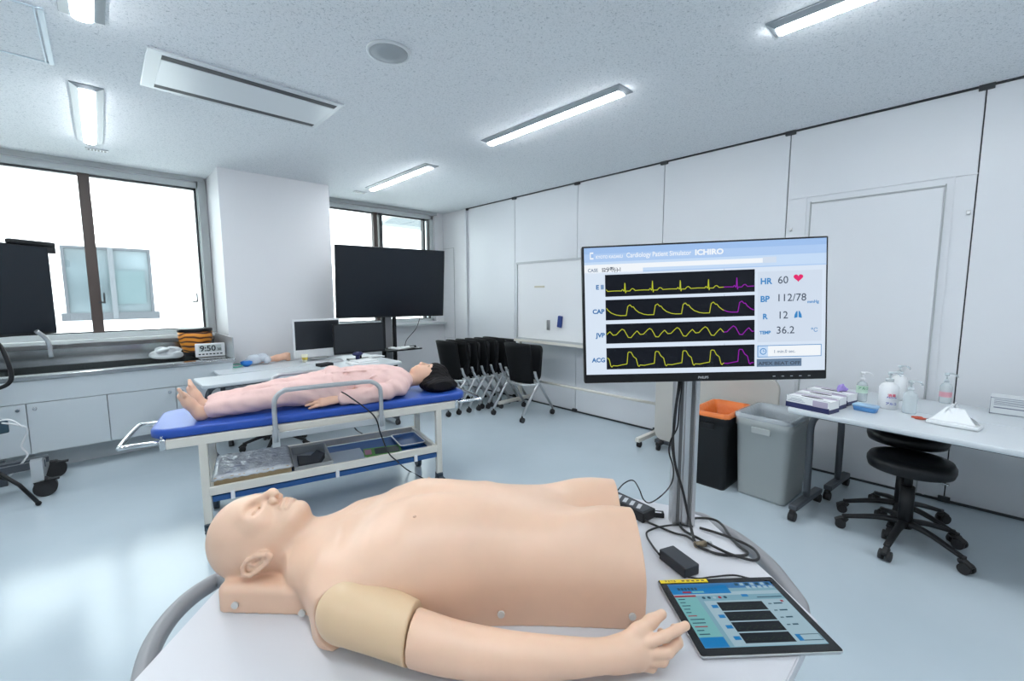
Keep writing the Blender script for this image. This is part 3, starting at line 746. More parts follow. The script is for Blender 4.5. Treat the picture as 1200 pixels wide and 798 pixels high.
MB().tube([(.03, -.03, .08), (.12, -.05, .05), (.17, -.03, 0), (.13, 0, -.12), (.15, 0, -.20), (.05, 0, -.33)], .006).tube([(.0, -.05, .09), (.10, -.10, .10), (.16, -.12, .04)], .005).build('cable', WHITEP, t)

# ================================================================== DESK THINGS (behind the bed)
TZ = .70
def desk_monitor(label, loc, rotz, w, h, tilt, cz):
    t = thing('desktop_monitor', label, 'monitor', loc, rotz, 'dark computer monitors on the desk')
    M = Matrix.Translation((0, 0, cz)) @ Matrix.Rotation(tilt, 4, 'X')
    o = MB().box((0, 0, 0), (w, .035, h), bev=.005).build('housing', BLACKP, t); o.matrix_local = M
    MB().box((0, -.018, .005), (w-.03, .003, h-.035)).build('screen', mat('screen_off', (.018, .022, .028), .3), o)
    MB().box((0, .05, cz*.5), (.06, .03, cz*.95), bev=.005).build('neck', BLACKP, t)
    MB().box((0, .01, .008), (.24, .18, .016), bev=.005).build('foot', BLACKP, t); return t
desk_monitor('dark monitor in front of the television stand, nearer of the two', (2.06, 4.66, TZ), -.10, .56, .33, -.05, .245)
t = thing('all_in_one_computer', 'white framed computer with a black screen beside the column', 'computer', (1.72, 4.98, TZ), -.0)
o = MB().box((0, 0, .25), (.50, .03, .42), bev=.006).build('housing', WHITEP, t)
MB().box((0, -.016, .285), (.47, .003, .31)).build('screen', mat('screen_off', (0, 0, 0)), t)
MB().box((0, .03, .03), (.20, .16, .012), bev=.003).box((0, .07, .12), (.14, .012, .2)).build('foot', ALU, t)
t = thing('keyboard', 'white computer keyboard in front of the white framed computer', 'keyboard', (1.72, 4.78, TZ), -.05)
MB().box((0, 0, .007), (.36, .12, .014), bev=.003).build('body', WHITEP, t)
b = MB()
for i in range(4):
    for j in range(14): b.box((-.162+j*.025, -.042+i*.027, .017), (.019, .019, .006))
b.build('keys', mat('key_grey', (.62, .64, .66), .5), t)
tag(MB().box((0, 0, .015), (.14, .10, .03), (0, 0, .2), bev=.004).build('card_reader', BLACKP, loc=(1.62, 4.52, TZ)), 'flat black box at the near edge of the desk behind the bed', 'box')
tag(MB().box((0, 0, .010), (.30, .20, .02), (0, 0, -.1), bev=.003).box((.02, .01, .027), (.24, .17, .012), (0, 0, .15)).build('document_stack', PAPER, loc=(1.98, 4.42, TZ)), 'stack of white papers on the desk below the nearer monitor', 'papers')
tag(MB().box((0, 0, .006), (.26, .18, .012), (0, 0, .2)).build('document_stack', PAPER, loc=(2.24, 4.78, TZ)), 'white papers lying right of the nearer monitor', 'papers')
t = thing('blue_webcam', 'small dark blue camera on a base before the nearer monitor', 'camera', (1.98, 4.54, TZ))
MB().box((0, 0, .008), (.17, .11, .012), bev=.004).build('base', DKTUBE, t)
MB().cyl((0, 0, .015), (0, 0, .08), .022).sph((0, 0, .09), .035, (1.7, 1, .7)).build('head', mat('navy_plastic', (.015, .02, .10), .35), t)
t = thing('paper_cup', 'small yellow cup on the desk left of the white framed computer', 'cup', tuple(at(357.5, 424.5, TZ)))
MB().lathe([(.024, 0), (.034, .085), (.031, .085), (.022, .006), (.001, .006)], seg=24).build('cup', mat('cup_clear', (.78, .76, .60), .3), t)
MB().lathe([(.024, .004), (.031, .055), (.001, .056)], seg=24).build('drink', mat('yellow_drink', (.55, .42, .05), .3), t)
# arm model, bag, mask
t = thing('arm_model', 'peach infant arm training model lying on the desk by the column', 'training model', tuple(at(318, 425, TZ)), .05)
F = Field((-.16, -.07, 0), (.20, .07, .11), .004)
F.chain([((-.11, 0, .035), .030), ((-.02, .01, .035), .026), ((.06, 0, .045), .034), ((.14, 0, .055), .040)], .02); F.rbox((.165, 0, .05), (.022, .04, .045), .012, .01)
F.mesh('forearm', SKIND, t, 2)
t = thing('ventilation_bag', 'clear and blue resuscitation bag with mask on the desk', 'medical bag', tuple(at(293, 429, TZ)), 0)
MB().sph((.05, .03, .06), .068, (1.1, .8, .8), 20).sph((.12, .03, .075), .052, (1.2, 1, .9)).sph((.16, .0, .05), .04, (1, 1, 1)).sph((-.01, .02, .04), .035, (1.2, 1, 1)).build('bag', mat('clear_bulb', (.70, .76, .84), .15, trans=(.35, (1, 1, 1))), t)
MB().lathe([(.02, 0), (.05, .02), (.055, .05), (.03, .06)], (-.03, 0, 0), 24).build('mask', mat('blue_rubber', (.02, .20, .65), .35), t)
MB().tube([(-.06, 0, .02), (-.12, .03, .03), (-.17, 0, .02), (-.15, -.04, .01), (-.09, -.04, .012), (-.05, 0, .03)], .006).build('hose', mat('green_tube', (.10, .50, .38), .3), t)

# ================================================================== THINGS ON THE RIGHT DESK
t0 = .7205
def glove_box(label, px, py, z, rz, c1):
    p = at(px, py, z); t = thing('glove_box', label, 'box', tuple(p), rz, 'glove boxes on the right desk')
    b = MB(); b.box((0, 0, .035), (.24, .118, .07), bev=.002); b.build('carton', PAPER, t)
    b = MB(); b.box((0, -.0592, .016), (.24, .0015, .032)); b.box((.1205, 0, .012), (.0012, .118, .024)); b.box((-.1205, 0, .035), (.0012, .118, .07)); b.box((0, .0592, .035), (.24, .0012, .07)); b.mi = 1; b.box((.072, -.0595, .048), (.08, .0015, .036)); b.box((0, .042, .0702), (.24, .03, .0008)); b.mi = 2; b.box((0, -.050, .0702), (.236, .012, .0008))
    for k in range(3): b.box((-.06, -.0595, .042+.008*k), (.10-.02*k, .001, .003))
    
    b.build('print', [mat('navy_print', (.015, .02, .10), .4), mat('lilac_print', (.45, .40, .52), .5), mat('grey_print', (.35, .38, .42), .5)], t)
    b = MB(); b.prism([(.062*math.cos(a), .016*math.sin(a)) for a in np.linspace(0, 2*PI, 20, False)], .0701, .0712); b.build('opening', mat('opening_dark', (.03, .03, .05), .6), t); return t
gr = ra+PI
g1 = glove_box('glove carton with navy stripe at the front of the right desk corner', 950, 485, t0, -1.85, 0)
g1.location = (3.115, .640, t0); g1.rotation_euler = (0, 0, -1.80); 
g2 = glove_box('white glove carton at the rear of the right desk corner behind the front carton', 955, 470, t0, -1.85, 0); g2.location = (3.262, .628, t0); g2.rotation_euler = (0, 0, -1.76)
g3 = glove_box('glove carton with lilac glove poking out, rearmost in the desk corner', 965, 462, t0, -1.85, 0); g3.location = (3.415, .600, t0+.004); g3.rotation_euler = (0, 0, -1.83)
b = MB(); random.seed(5)
for i in range(9): b.sph((random.uniform(-.03, .03), random.uniform(-.015, .015), .012+random.uniform(0, .022)), .016, (1.5, .8, .6), 10, (random.random()*3, random.random(), random.random()*3))
tag(b.build('nitrile_glove', mat('lilac_nitrile', (.40, .30, .72), .5), loc=(3.425, .545, t0+.074)), 'crumpled lilac glove poking out of the rear carton', 'glove')
t = thing('blue_case', 'small light blue plastic case in front of the pump bottles', 'case', (3.285, .405, t0), -1.75)
MB().rrect_loft([(0, .052, .028, .012, 0, 0), (.028, .058, .033, .014, 0, 0)]).build('box', mat('sky_blue_plastic', (.12, .38, .80), .35, trans=(.15, (.7, .85, 1))), t)
MB().rrect_loft([(.028, .061, .036, .014, 0, 0), (.036, .061, .036, .014, 0, 0), (.04, .055, .03, .012, 0, 0)]).build('lid', mat('pale_blue_lid', (.40, .62, .86), .3, trans=(.2, (.8, .9, 1))), t)
def pump(t, h, r, m_, nozzle=(1, 0)):
    MB().lathe([(r*.42, h), (r*.42, h+.018), (.008, h+.02)], seg=20).cyl((0, 0, h+.018), (0, 0, h+.05), .005).build('collar', m_, t)
    nx, ny = nozzle
    MB().tube([(-nx*.012, -ny*.012, h+.053), (nx*.02, ny*.02, h+.056), (nx*.042, ny*.042, h+.048), (nx*.05, ny*.05, h+.034)], .006, flat=.8).cyl((0, 0, h+.042), (0, 0, h+.058), .011).build('pump', m_, t)
CLEARB = mat('clear_bottle', (.72, .78, .80), .1, trans=(.55, (.96, .99, 1))); LIQ = mat('gel', (.70, .76, .80), .15, trans=(.5, (.95, .98, 1)))
def bottle(label, p, r, h, body, pumpm, labelm=None, band=(.3, .7), nz=(.3, -.95), txt=None):
    t = thing('pump_bottle', label, 'bottle', p, 0, 'pump bottles on the right desk')
    MB().lathe([(r*.9, 0), (r, .008), (r, h*.78), (r*.8, h*.9), (r*.4, h*.97), (r*.4, h)], seg=32).build('body', body, t)
    if labelm:
        b = MB(); b.lathe([(r+.0008, h*band[0]), (r+.0008, h*band[1])], seg=32, cap=False); b.build('label_sleeve', labelm, t)
    pump(t, h, r, pumpm, nz); return t
PB = lambda px, py: tuple(at(px, py, t0))
GRN = mat('green_label', (.60, .78, .66), .4)
t = bottle('tall clear pump bottle with a green label behind the blue case', PB(1009, 470), .030, .135, CLEARB, WHITEP, GRN, (.42, .78))
def label_panel(t, r, z, txts, mats, yaw):
    """small printed words wrapped flat on the bottle, facing the room"""
    b = MB()
    for i, (s_, size, dz, mi) in enumerate(txts):
        b.mi = mi
        Mx = Matrix.Rotation(yaw, 4, 'Z') @ Matrix.Translation((0, -r-.0015, z+dz)) @ Matrix.Rotation(PI/2, 4, 'X')
        b.text(s_, size, Mx, 'CENTER', .0004)
    for v in b.bm.verts:                         # wrap around the cylinder
        q = Matrix.Rotation(-yaw, 3, 'Z') @ v.co; a = q.x/r
        v.co = Matrix.Rotation(yaw, 3, 'Z') @ Vector(((r+.0018)*math.sin(a), -(r+.0018)*math.cos(a), q.z))
    return b.build('print', mats, t)
TXG = mat('text_green', (.02, .35, .12), .5); TXB = mat('text_blue', (.02, .06, .45), .5); TXR = mat('text_red', (.75, .08, .15), .5)
YW = -1.15
label_panel(t, .030, .083, [('アルコ', .020, 0, 0)], [TXG], YW)
t = bottle('large white disinfectant pump bottle with red and blue printing', PB(1040, 478), .048, .165, WHITEP, CLEARB, None)
label_panel(t, .048, .03, [('アルコ', .018, .0, 1), ('消毒', .020, .05, 0), ('アルコール', .010, .04, 1)], [TXR, TXB], YW)
b = MB(); b.text('', .01, Matrix.Identity(4)); b.bm.free()
bottle('white pump bottle standing behind the large disinfectant bottle', PB(1052, 468), .042, .17, WHITEP, CLEARB, None)
bottle('clear pump bottle without label right of the disinfectant', PB(1065, 484), .033, .135, CLEARB, CLEARB, None)
bottle('clear pump bottle with a narrow pink label at the rear of the desk', PB(1107, 472), .030, .135, CLEARB, CLEARB, mat('pink_label', (.80, .35, .42), .4, trans=(.4, (1, .9, .9))), (.3, .55))
t = thing('scissors', 'small red handled scissors lying between bottles and tissues', 'scissors', tuple(at(1084, 491, t0)), -1.0)
MB().tube([(.0, 0, .004), (.03, .008, .004), (.07, .004, .004)], .003, flat=.5).tube([(0, 0, .004), (.03, -.006, .004), (.07, -.001, .004)], .003, flat=.5).build('blades', STEEL, t)
for s_ in (-1, 1): MB().tube([(-.03+.024*math.cos(a), s_*.014+.011*math.sin(a), .005) for a in np.linspace(0, 2*PI, 13)], .0035, cap=False).build('handle', mat('red_handle', (.50, .07, .03), .4), t)
t = thing('tissue_pack', 'white tissues pulled up from a flat pack on the right desk', 'tissues', tuple(at(1118, 499, t0)), -1.75)
MB().box((0, 0, .011), (.20, .11, .022), bev=.008).build('pack', mat('tissue_pack_film', (.75, .78, .80), .35), t)
def tis(u, v):
    a = (u-.5)*2; sp = .082*(1-v)**1.4+.014; return (a*sp+.012*math.sin(6*v), .028*math.sin(a*3.0)*(1-v*.5)+.008*math.sin(a*9), .02+.105*v*(1-.25*abs(a))+.004*math.sin(a*14))
b = MB().grid(tis, 20, 10, .0015)
def tis2(u, v):
    a = (u-.5)*2; return (a*.09*(1-.6*v), -.045*(1-v)+.006*math.sin(a*5), .022+.075*v)
b.grid(tis2, 14, 8, .0015); b.build('tissue', mat('tissue_white', (.84, .87, .89), .9), t)
t = thing('carton_box', 'white printed carton at the right edge against the partition', 'box', (3.80, -.235, t0), -1.63)
MB().box((0, 0, .05), (.26, .13, .10), bev=.002).build('carton', mat('carton_grey', (.62, .66, .68), .6), t)
b = MB()
for k, (z, w_, h_) in enumerate(((.085, .20, .003), (.075, .17, .003), (.067, .19, .003), (.058, .15, .003), (.040, .12, .006))): b.box((-.115+w_/2, -.0655, z), (w_, .001, h_))
b.box((.05, -.0655, .077), (.06, .001, .007)); b.box((.06, -.0655, .03), (.05, .001, .02)); b.box((0, -.0652, .095), (.26, .001, .003)); b.box((0, -.0652, .004), (.26, .001, .003)); b.box((-.129, -.0652, .05), (.002, .001, .1))
b.build('print', mat('carton_ink', (.16, .18, .25), .5), t)

# ================================================================== EXAMINATION BED
BR_ = math.atan2(-.221, .975)
bed = thing('examination_bed', 'cream framed examination bed with a blue mattress on casters', 'bed', (.126, 2.955, 0), BR_)
BL_, BW = 1.86, .53
b = MB(); b.rrect_loft([(.648, BL_/2-.01, BW/2-.012, .09, BL_/2, BW/2), (.655, BL_/2, BW/2, .10, BL_/2, BW/2), (.688, BL_/2, BW/2, .10, BL_/2, BW/2), (.698, BL_/2-.006, BW/2-.006, .095, BL_/2, BW/2), (.701, BL_/2-.02, BW/2-.02, .08, BL_/2, BW/2)], seg=8)
b.build('mattress', BLUE, bed)
b = MB()
for y in (.015, BW-.015): b.box((.91, y, .618), (1.73, .032, .055), bev=.006)
for x in (.22, .9, 1.62): b.box((x, BW/2, .61), (.03, BW-.05, .03))
b.build('frame', CREAM, bed)
for x in (.235, 1.63):
    for y in (.02, BW-.02):
        l = MB().box((x, y, .35), (.042, .042, .50), bev=.006).build('leg', CREAM, bed)
        MB().cyl((x-.016, y, .05), (x+.016, y, .05), .05, seg=22).box((x, y, .105), (.045, .06, .045), bev=.008).box((x-.0, y-.05, .10), (.03, .06, .01)).build('caster', mat('caster_dark', (.03, .05, .07), .4), l)
b = MB()
for y in (.0, BW): b.box((.93, y, .315), (1.36, .022, .05), bev=.004)
for x in (.26, 1.60): b.box((x, BW/2, .315), (.03, BW, .04))
b.build('shelf_frame', CREAM, bed)
b = MB(); b.box((.94, BW/2, .283), (1.34, BW-.04, .012), bev=.004); b.box((.94, .02, .262), (1.36, .03, .035), bev=.006); b.box((.94, BW-.02, .262), (1.36, .03, .035), bev=.006)
b.build('shelf_board', BLUEP, bed)
b = MB()
for x in (.36, .93, 1.45): b.box((x, -.002, .275), (.02, .02, .05))
b.build('shelf_clip', WHITEP, bed)
def guard(y, label=None):
    s_ = -1 if y < .2 else 1
    b = MB().tube([(.595, y, .55), (.595, y, .765), (.607, y, .820), (.645, y, .852), (.71, y, .860), (1.10, y, .860), (1.165, y, .852), (1.205, y, .820), (1.216, y, .765), (1.216, y, .55)], .014, seg=12, sub=5)
    g = b.build('guard_rail', mat('satin_rail', (.46, .48, .50), .35, .5), bed)
    MB().box((.91, y-.012*s_, .585), (.66, .012, .04), bev=.003).box((.595, y-.01*s_, .57), (.04, .03, .10)).box((1.216, y-.01*s_, .57), (.04, .03, .10)).build('guard_channel', ALU, g)
guard(-.028); guard(BW+.028)
for x, sg in ((.06, -1), (1.77, 1)):
    L = .185 if sg < 0 else .215
    b = MB().tube([(x, .03, .628), (x+sg*(L-.04), .03, .628), (x+sg*L, .055, .628), (x+sg*L, BW-.055, .628), (x+sg*(L-.04), BW-.03, .628), (x, BW-.03, .628)], .012, seg=12, sub=4)
    b.build('end_handle', CHROME, bed)
    MB().cyl((x, .02, .645), (x, .02, .665), .012).box((x, .02, .62), (.03, .05, .06), bev=.006).build('clamp', CHROME, bed)
bedM = Matrix.Translation((.126, 2.955, 0)) @ Matrix.Rotation(BR_, 4, 'Z')
def onbed(s, t_, z): return tuple(bedM @ Vector((s, t_, z)))
SZ = .2895
t = thing('wrapped_carton', 'flat carton wrapped in clear film on the left of the bed shelf', 'carton', onbed(.47, .22, SZ), BR_)
MB().box((0, 0, .045), (.40, .40, .088), bev=.003).build('carton', mat('carton_brown', (.36, .27, .15), .7), t)
random.seed(11)
def film(u, v): return ((u-.5)*.425, (v-.5)*.42, .094+.008*random.random()-(.022 if (u in (0, 1) or v in (0, 1)) else 0))
MB().grid(film, 26, 22, .0008).build('film', mat('shiny_film', (.60, .63, .66), .22, .1, bump=(18, 1, .015), trans=(.15, (1, 1, 1))), t)
MB().box((.02, -.05, .0905), (.26, .14, .002), (0, 0, .1)).build('label_sheet', PAPER, t)
t = thing('black_cloth_tray', 'grey tray holding a folded black cloth on the bed shelf', 'tray', onbed(.80, .24, SZ), BR_)
b = MB(); b.box((0, 0, .006), (.22, .40, .01)); 
for c, d in (((-.11, 0, .03), (.008, .40, .06)), ((.11, 0, .03), (.008, .40, .06)), ((0, .2, .03), (.22, .008, .06)), ((0, -.2, .03), (.22, .008, .06))): b.box(c, d)
b.build('tray', mat('tray_grey', (.42, .45, .46), .4), t)
b = MB(); b.prism([(-.08, -.12), (.03, -.14), (.09, .02), (.05, .12), (.0, .02), (-.08, .06)], .012, .045); b.build('cloth', mat('cloth_black', (.05, .055, .065), .9), t)
t = thing('picture_booklet', 'booklet with green border and dark picture on the bed shelf', 'booklet', onbed(1.27, .20, SZ), BR_-.15)
b = MB(); b.box((0, 0, .005), (.26, .17, .010)); b.mi = 1; b.box((0.03, 0, .0105), (.17, .12, .002)); b.mi = 2; b.box((-.10, -.0, .0105), (.045, .10, .002))
b.build('cover', [mat('cover_green', (.10, .33, .06), .4), mat('cover_dark', (.02, .03, .035), .3), mat('cover_pink', (.45, .20, .30), .4)], t)
tag(MB().box((0, 0, .004), (.22, .26, .008), bev=.002).build('plastic_folder', mat('folder_pale', (.50, .58, .66), .3), loc=onbed(1.03, .22, SZ), rotz=BR_), 'pale plastic folder beside the booklet on the bed shelf', 'folder')
t = thing('shallow_tray', 'small blue tray with a white rim at the head end of the bed shelf', 'tray', onbed(1.49, .31, SZ), BR_)
MB().rrect_loft([(0, .085, .13, .02, 0, 0), (.028, .095, .14, .025, 0, 0), (.028, .088, .133, .02, 0, 0), (.006, .08, .125, .02, 0, 0)]).build('tray', BLUEP, t)
MB().rrect_loft([(.026, .098, .143, .025, 0, 0), (.031, .098, .143, .025, 0, 0), (.031, .09, .135, .02, 0, 0), (.026, .09, .135, .02, 0, 0)], cap0=False, cap1=False).build('rim', WHITEP, t)
# ================================================================== DOLL LYING ON THE BED
doll = thing('patient_doll', 'patient doll in pink pajamas lying on the blue bed', 'patient doll', (.126, 2.955, .7), BR_)
def hand(F, w, d, up, side, L, k=.005, curl=.25, rr=.0085):
    """w wrist point, d pointing direction, up = back of the hand, side = thumb side"""
    w, d, up, side = map(Vector, (w, d, up, side)); d.normalize(); up.normalize(); side.normalize()
    for i, (o_, ln, a) in enumerate(((.030, .95, .10), (.010, 1.05, .03), (-.010, .98, -.04), (-.029, .78, -.12))):
        dd = (d+side*a).normalized(); b0 = w+d*L*.5+side*o_*L/.18
        F.cap(w+d*L*.05+side*o_*.5*L/.18, b0, .0165*L/.18, .0145*L/.18, .02)
        p1 = b0+dd*L*.22*ln-up*L*.22*curl*.4; p2 = p1+dd*L*.16*ln-up*L*.16*curl*1.0; p3 = p2+dd*L*.11*ln-up*L*.14*curl*1.6
        r_ = rr*L/.18
        F.chain([(b0, r_*1.08), (p1, r_), (p2, r_*.92), (p3, r_*.82)], k*.6)
    tb = w+d*L*.12+side*.028*L/.18
    F.chain([(tb, .014*L/.18), (tb+(d*.7+side*.6)*L*.18, .0115*L/.18), (tb+(d*.95+side*.62)*L*.32, .0095*L/.18)], .012)
F = Field((.08, -.03, -.002), (1.87, .56, .28), .0045)
def doll_limbs(F):
    # feet (heel, sole upright, toes)
    for v_, dv in ((.13, -.02), (.31, .02)):
        sh = .012 if dv < 0 else .030
        F.chain([((.225, v_, .036), .031), ((.170+sh*.5, v_+dv*.5, .11), .030), ((.138+sh, v_+dv, .155), .026)], .02)
        F.cap((.225, v_, .04), (.30, v_, .055), .032, .030, .03)
        for i in range(5):
            q = (i-2)*.0125*(1 if dv > 0 else -1)*-1; ln = (.052, .048, .044, .038, .032)[i]
            F.cap((.145+sh, v_+dv+q, .160), (.128+sh, v_+dv*1.3+q*1.1, .160+ln*.8), (.0115, .008, .0078, .0075, .007)[i], (.0105, .0072, .007, .0068, .0062)[i], .006)
        F.limb([((.26, v_, .05), .032), ((.50, v_+.005, .075), .047), ((.66, v_+.01, .09), .048), ((.95, .22+(v_-.22)*.8, .09), .075)])
doll_limbs(F)
F.ell((1.0, .22, .09), (.14, .155, .09), .05); F.ell((1.25, .24, .105), (.23, .15, .095), .06); F.cap((1.38, .10, .08), (1.38, .40, .08), .05, .05, .05)
F.cap((1.42, .25, .075), (1.54, .255, .085), .052, .046, .04)
for v0, v1, v2 in ((.10, .045, .075), (.40, .47, .44)):
    F.chain([((1.38, v0, .07), .046), ((1.16, v1, .045), .036), ((.96, v2, .05), .024)], .02)
hand(F, (.96, .060, .052), (-1, .06, -.02), (.0, -.75, .65), (.1, .62, .75), .19, curl=.20, rr=.0098)
hand(F, (.96, .44, .05), (-1, .0, -.05), (0, 0, 1), (0, -1, 0), .17)
# head
F.ell((1.669, .262, .098), (.100, .078, .092), .02); F.ell((1.594, .262, .112), (.075, .062, .075), .03)
F.cap((1.539, .262, .15), (1.574, .262, .155), .026, .03, .03)
F.cap((1.639, .262, .188), (1.596, .262, .202), .009, .012, .012); F.ell((1.592, .262, .195), (.012, .018, .010), .008)
for sg in (-1, 1):
    F.ell((1.646, .262+sg*.030, .186), (.016, .020, .012), .012, 'sub'); F.ell((1.646, .262+sg*.029, .172), (.015, .015, .015), .006)
    F.ell((1.629, .262+sg*.078, .085), (.030, .010, .018), .008)
F.cap((1.568, .245, .184), (1.568, .279, .184), .006, .006, .006); F.cap((1.560, .247, .182), (1.560, .277, .182), .0065, .0065, .006)
F.cap((1.564, .243, .190), (1.564, .281, .190), .003, .003, .003, 'sub')
F.mesh('body', SKIND, doll, 1)
b = MB()
for sg in (-1, 1): b.sph((1.646, .262+sg*.029, .1815), .0075, (1.2, 1.6, .5), 12)
b.build('eyes', BLACKP, doll)
# hair
F = Field((1.55, .06, -.002), (1.93, .47, .21), .0045)
F.ell((1.705, .262, .098), (.104, .094, .098), .02); F.ell((1.69, .20, .05), (.130, .165, .060), .05); F.ell((1.77, .20, .03), (.085, .10, .036), .03)
F.ell((1.572, .262, .16), (.112, .068, .125), .01, 'sub'); F.cap((1.47, .262, .10), (1.605, .262, .10), .064, .064, .01, 'sub')
def wob(F, amp, fn):
    X, Y, Z = F.grid((slice(None),)*3); F.f += amp*fn(X, Y, Z).astype(np.float32)
wob(F, .0030, lambda X, Y, Z: np.sin(Y*230+X*40+3*np.sin(X*31+Z*22))*.6+np.sin(Z*170+Y*60+2*np.sin(Y*40))*.4)
F.mesh('hair', HAIR, doll, 1)
# pajama trousers
F = Field((.24, -.02, -.002), (1.10, .52, .28), .0045)
for v_, kn in ((.13, .0), (.31, .02)):
    F.limb([((.285, v_, .060), .054), ((.45, v_+.005, .075), .062), ((.64, v_+.015, .095), .072), ((.92, .22+(v_-.22)*.75, .105), .100)], .004)
F.ell((.98, .225, .10), (.15, .17, .115), .05)
wob(F, .0045, lambda X, Y, Z: np.sin(Y*75+Z*55+X*16+2.2*np.sin(X*9))*.75+np.sin(X*48-Y*70+Z*60+2*np.sin(X*13+1))*.38+np.sin(X*21+Z*90)*.3)
F.ell((.245, .13, .055), (.04, .034, .034), .005, 'sub'); F.ell((.245, .31, .055), (.04, .034, .034), .005, 'sub')
F.mesh('trousers', PINK, doll, 1)
# jacket with flared hem and sleeves
F = Field((.84, -.04, -.002), (1.53, .56, .29), .0045)
F.ell((1.24, .24, .10), (.27, .172, .118), .05); F.chain([((1.10, .23, .10), .115), ((.97, .225, .105), .125)], .06); F.ell((.96, .225, .13), (.085, .17, .105), .03)
F.cap((1.385, .10, .085), (1.385, .40, .085), .062, .062, .05)
for v0, v1, v2 in ((.095, .04, .065), (.405, .475, .45)):
    F.limb([((1.38, v0, .078), .062), ((1.17, v1, .056), .054), ((1.0, v2, .050), .044)], .004)
F.rbox((.86, .24, .1), (.03, .3, .2), .005, .006, 'sub')
F.cap((1.46, .255, .10), (1.56, .258, .12), .055, .06, .01, 'sub')
for q, (p_, e_) in enumerate((((1.22, .10, .175), (1.02, .02, .13)), ((1.16, .14, .20), (.96, .05, .16)), ((1.10, .20, .225), (.94, .16, .215)), ((1.08, .07, .15), (.93, .03, .10)))): F.cap(p_, e_, .004, .007, .012, 'sub' if q % 2 else 'add')
wob(F, .0062, lambda X, Y, Z: np.sin(X*30-Y*55+Z*35+3*np.sin(Y*17+X*9))*.8+np.sin(X*60+Y*31+Z*50)*.35+np.sin(Y*85+2*np.sin(X*22))*.35)
for p, q in (((1.44, .22, .180), (1.20, .16, .205)), ((1.20, .16, .205), (.95, .13, .212))): F.cap(p, q, .006, .007, .010)   # lapel edge
F.chain([((1.46, .30, .170), .006), ((1.36, .24, .205), .006)], .01)
F.mesh('pajama_top', PINK, doll, 1)
# cable across the doll to the floor
pts = [onbed(.98, .02, .80), onbed(1.02, -.05, .775)] + [tuple(at(px, py, 2.66-.01*i, 1)) for i, (px, py) in enumerate(((438, 487), (446, 508), (455, 530), (466, 541)))]
pts += [tuple(at(478, 551, .02)), tuple(at(495, 560, .006)), tuple(at(508, 568, .006))]
tag(MB().tube(pts, .0045).build('sensor_cable', CABLE), 'thin black cable running from the doll over the bed edge to the floor', 'cable')
tag(MB().tube([tuple(at(*q)) for q in ((402, 485, 4.3, 1), (410, 492, 4.2, 1), (417, 503, 4.0, 1))] + [tuple(at(424, 508, .01)), tuple(at(432, 512, .01))], .006).build('floor_cable', CABLE), 'black cable hanging behind the far side of the bed', 'cable')

# ================================================================== FRONT TABLE
TT = .72
top = [(.157, 1.203), (.50, 1.24), (.95, 1.10), (1.28, .783), (1.335, .640), (1.337, .528), (1.165, .299), (1.075, .183), (.30, .183), (-.20, .45), (-.30, .66)]
t = thing('octagonal_table', 'white octagonal table with a bent grey tube rail in the foreground', 'table', (.52, .70, 0))
b = MB(); b.prism([(x-.52, y-.70) for x, y in top], TT-.03, TT)
es = [e for e in b.bm.edges if abs(e.verts[0].co.z-TT) < 1e-4 and abs(e.verts[1].co.z-TT) < 1e-4]
bmesh.ops.bevel(b.bm, geom=es, offset=.003, segments=2, affect='EDGES')
b.build('tabletop', WHITET, t)
rz = TT-.045
rl = [at(px, py, rz) for px, py in ((262, 680), (240, 689), (215, 708), (190, 737), (172, 775))] 
pts = [(x-.52, y-.70, z) for x, y, z in [tuple(v) for v in rl]]
MB().tube([(-.30, .49, TT-.05)] + pts + [(-.53, .26, TT-.05)], .020, seg=14).build('rail', GREYT, t)
rl = [at(px, py, rz) for px, py in ((812, 606), (838, 617), (868, 634), (900, 661), (922, 688), (938, 715))]
pts = [(x-.52, y-.70, z) for x, y, z in [tuple(v) for v in rl]]
MB().tube([(.74, .06, TT-.05)] + pts + [(.53, -.47, TT-.05)], .020, seg=14).build('rail', GREYT, t)
for x, y in ((-.3, .25), (.5, .2), (.42, -.38), (-.38, -.2)):
    l = MB().cyl((x, y, .07), (x, y, TT-.03), .022).build('leg', GREYT, t)
    MB().cyl((x-.016, y, .035), (x+.016, y, .035), .035).cyl((x, y, .04), (x, y, .08), .012).build('caster', RUB, l)
# ---------------------------------------------------------------- simulator torso
MA = math.radians(-41.5)
MO = Vector((.198, 1.177, TT))
sim = thing('torso_simulator', 'bald life-size torso training mannequin lying on the white table', 'mannequin', tuple(MO+Vector((0, 0, .0005))), MA)
h = .0021
F = Field((-.10, -.29, -.006), (.955, .29, .285), h)
ss = np.array([.15, .19, .22, .245, .27, .30, .35, .42, .50, .60, .70, .80, .88, .94]); ww = np.array([.060, .085, .125, .178, .205, .214, .208, .192, .172, .158, .160, .168, .175, .178])
hs = np.array([.15, .20, .235, .265, .30, .35, .42, .50, .58, .66, .745, .83, .88, .94]); hh_ = np.array([.10, .128, .144, .147, .164, .199, .226, .232, .228, .218, .212, .214, .210, .202])
def smooth_interp(x, a, b):
    y = np.interp(x, a, b); k = 15; kern = np.hanning(k+2)[1:-1]; kern /= kern.sum()
    return np.convolve(np.pad(y, k//2, mode='edge'), kern, 'valid')
sx_ = F.ax[0]; wS_ = smooth_interp(sx_, ss, ww); hS_ = smooth_interp(sx_, hs, hh_)
def sig(x): return 1/(1+np.exp(-x))
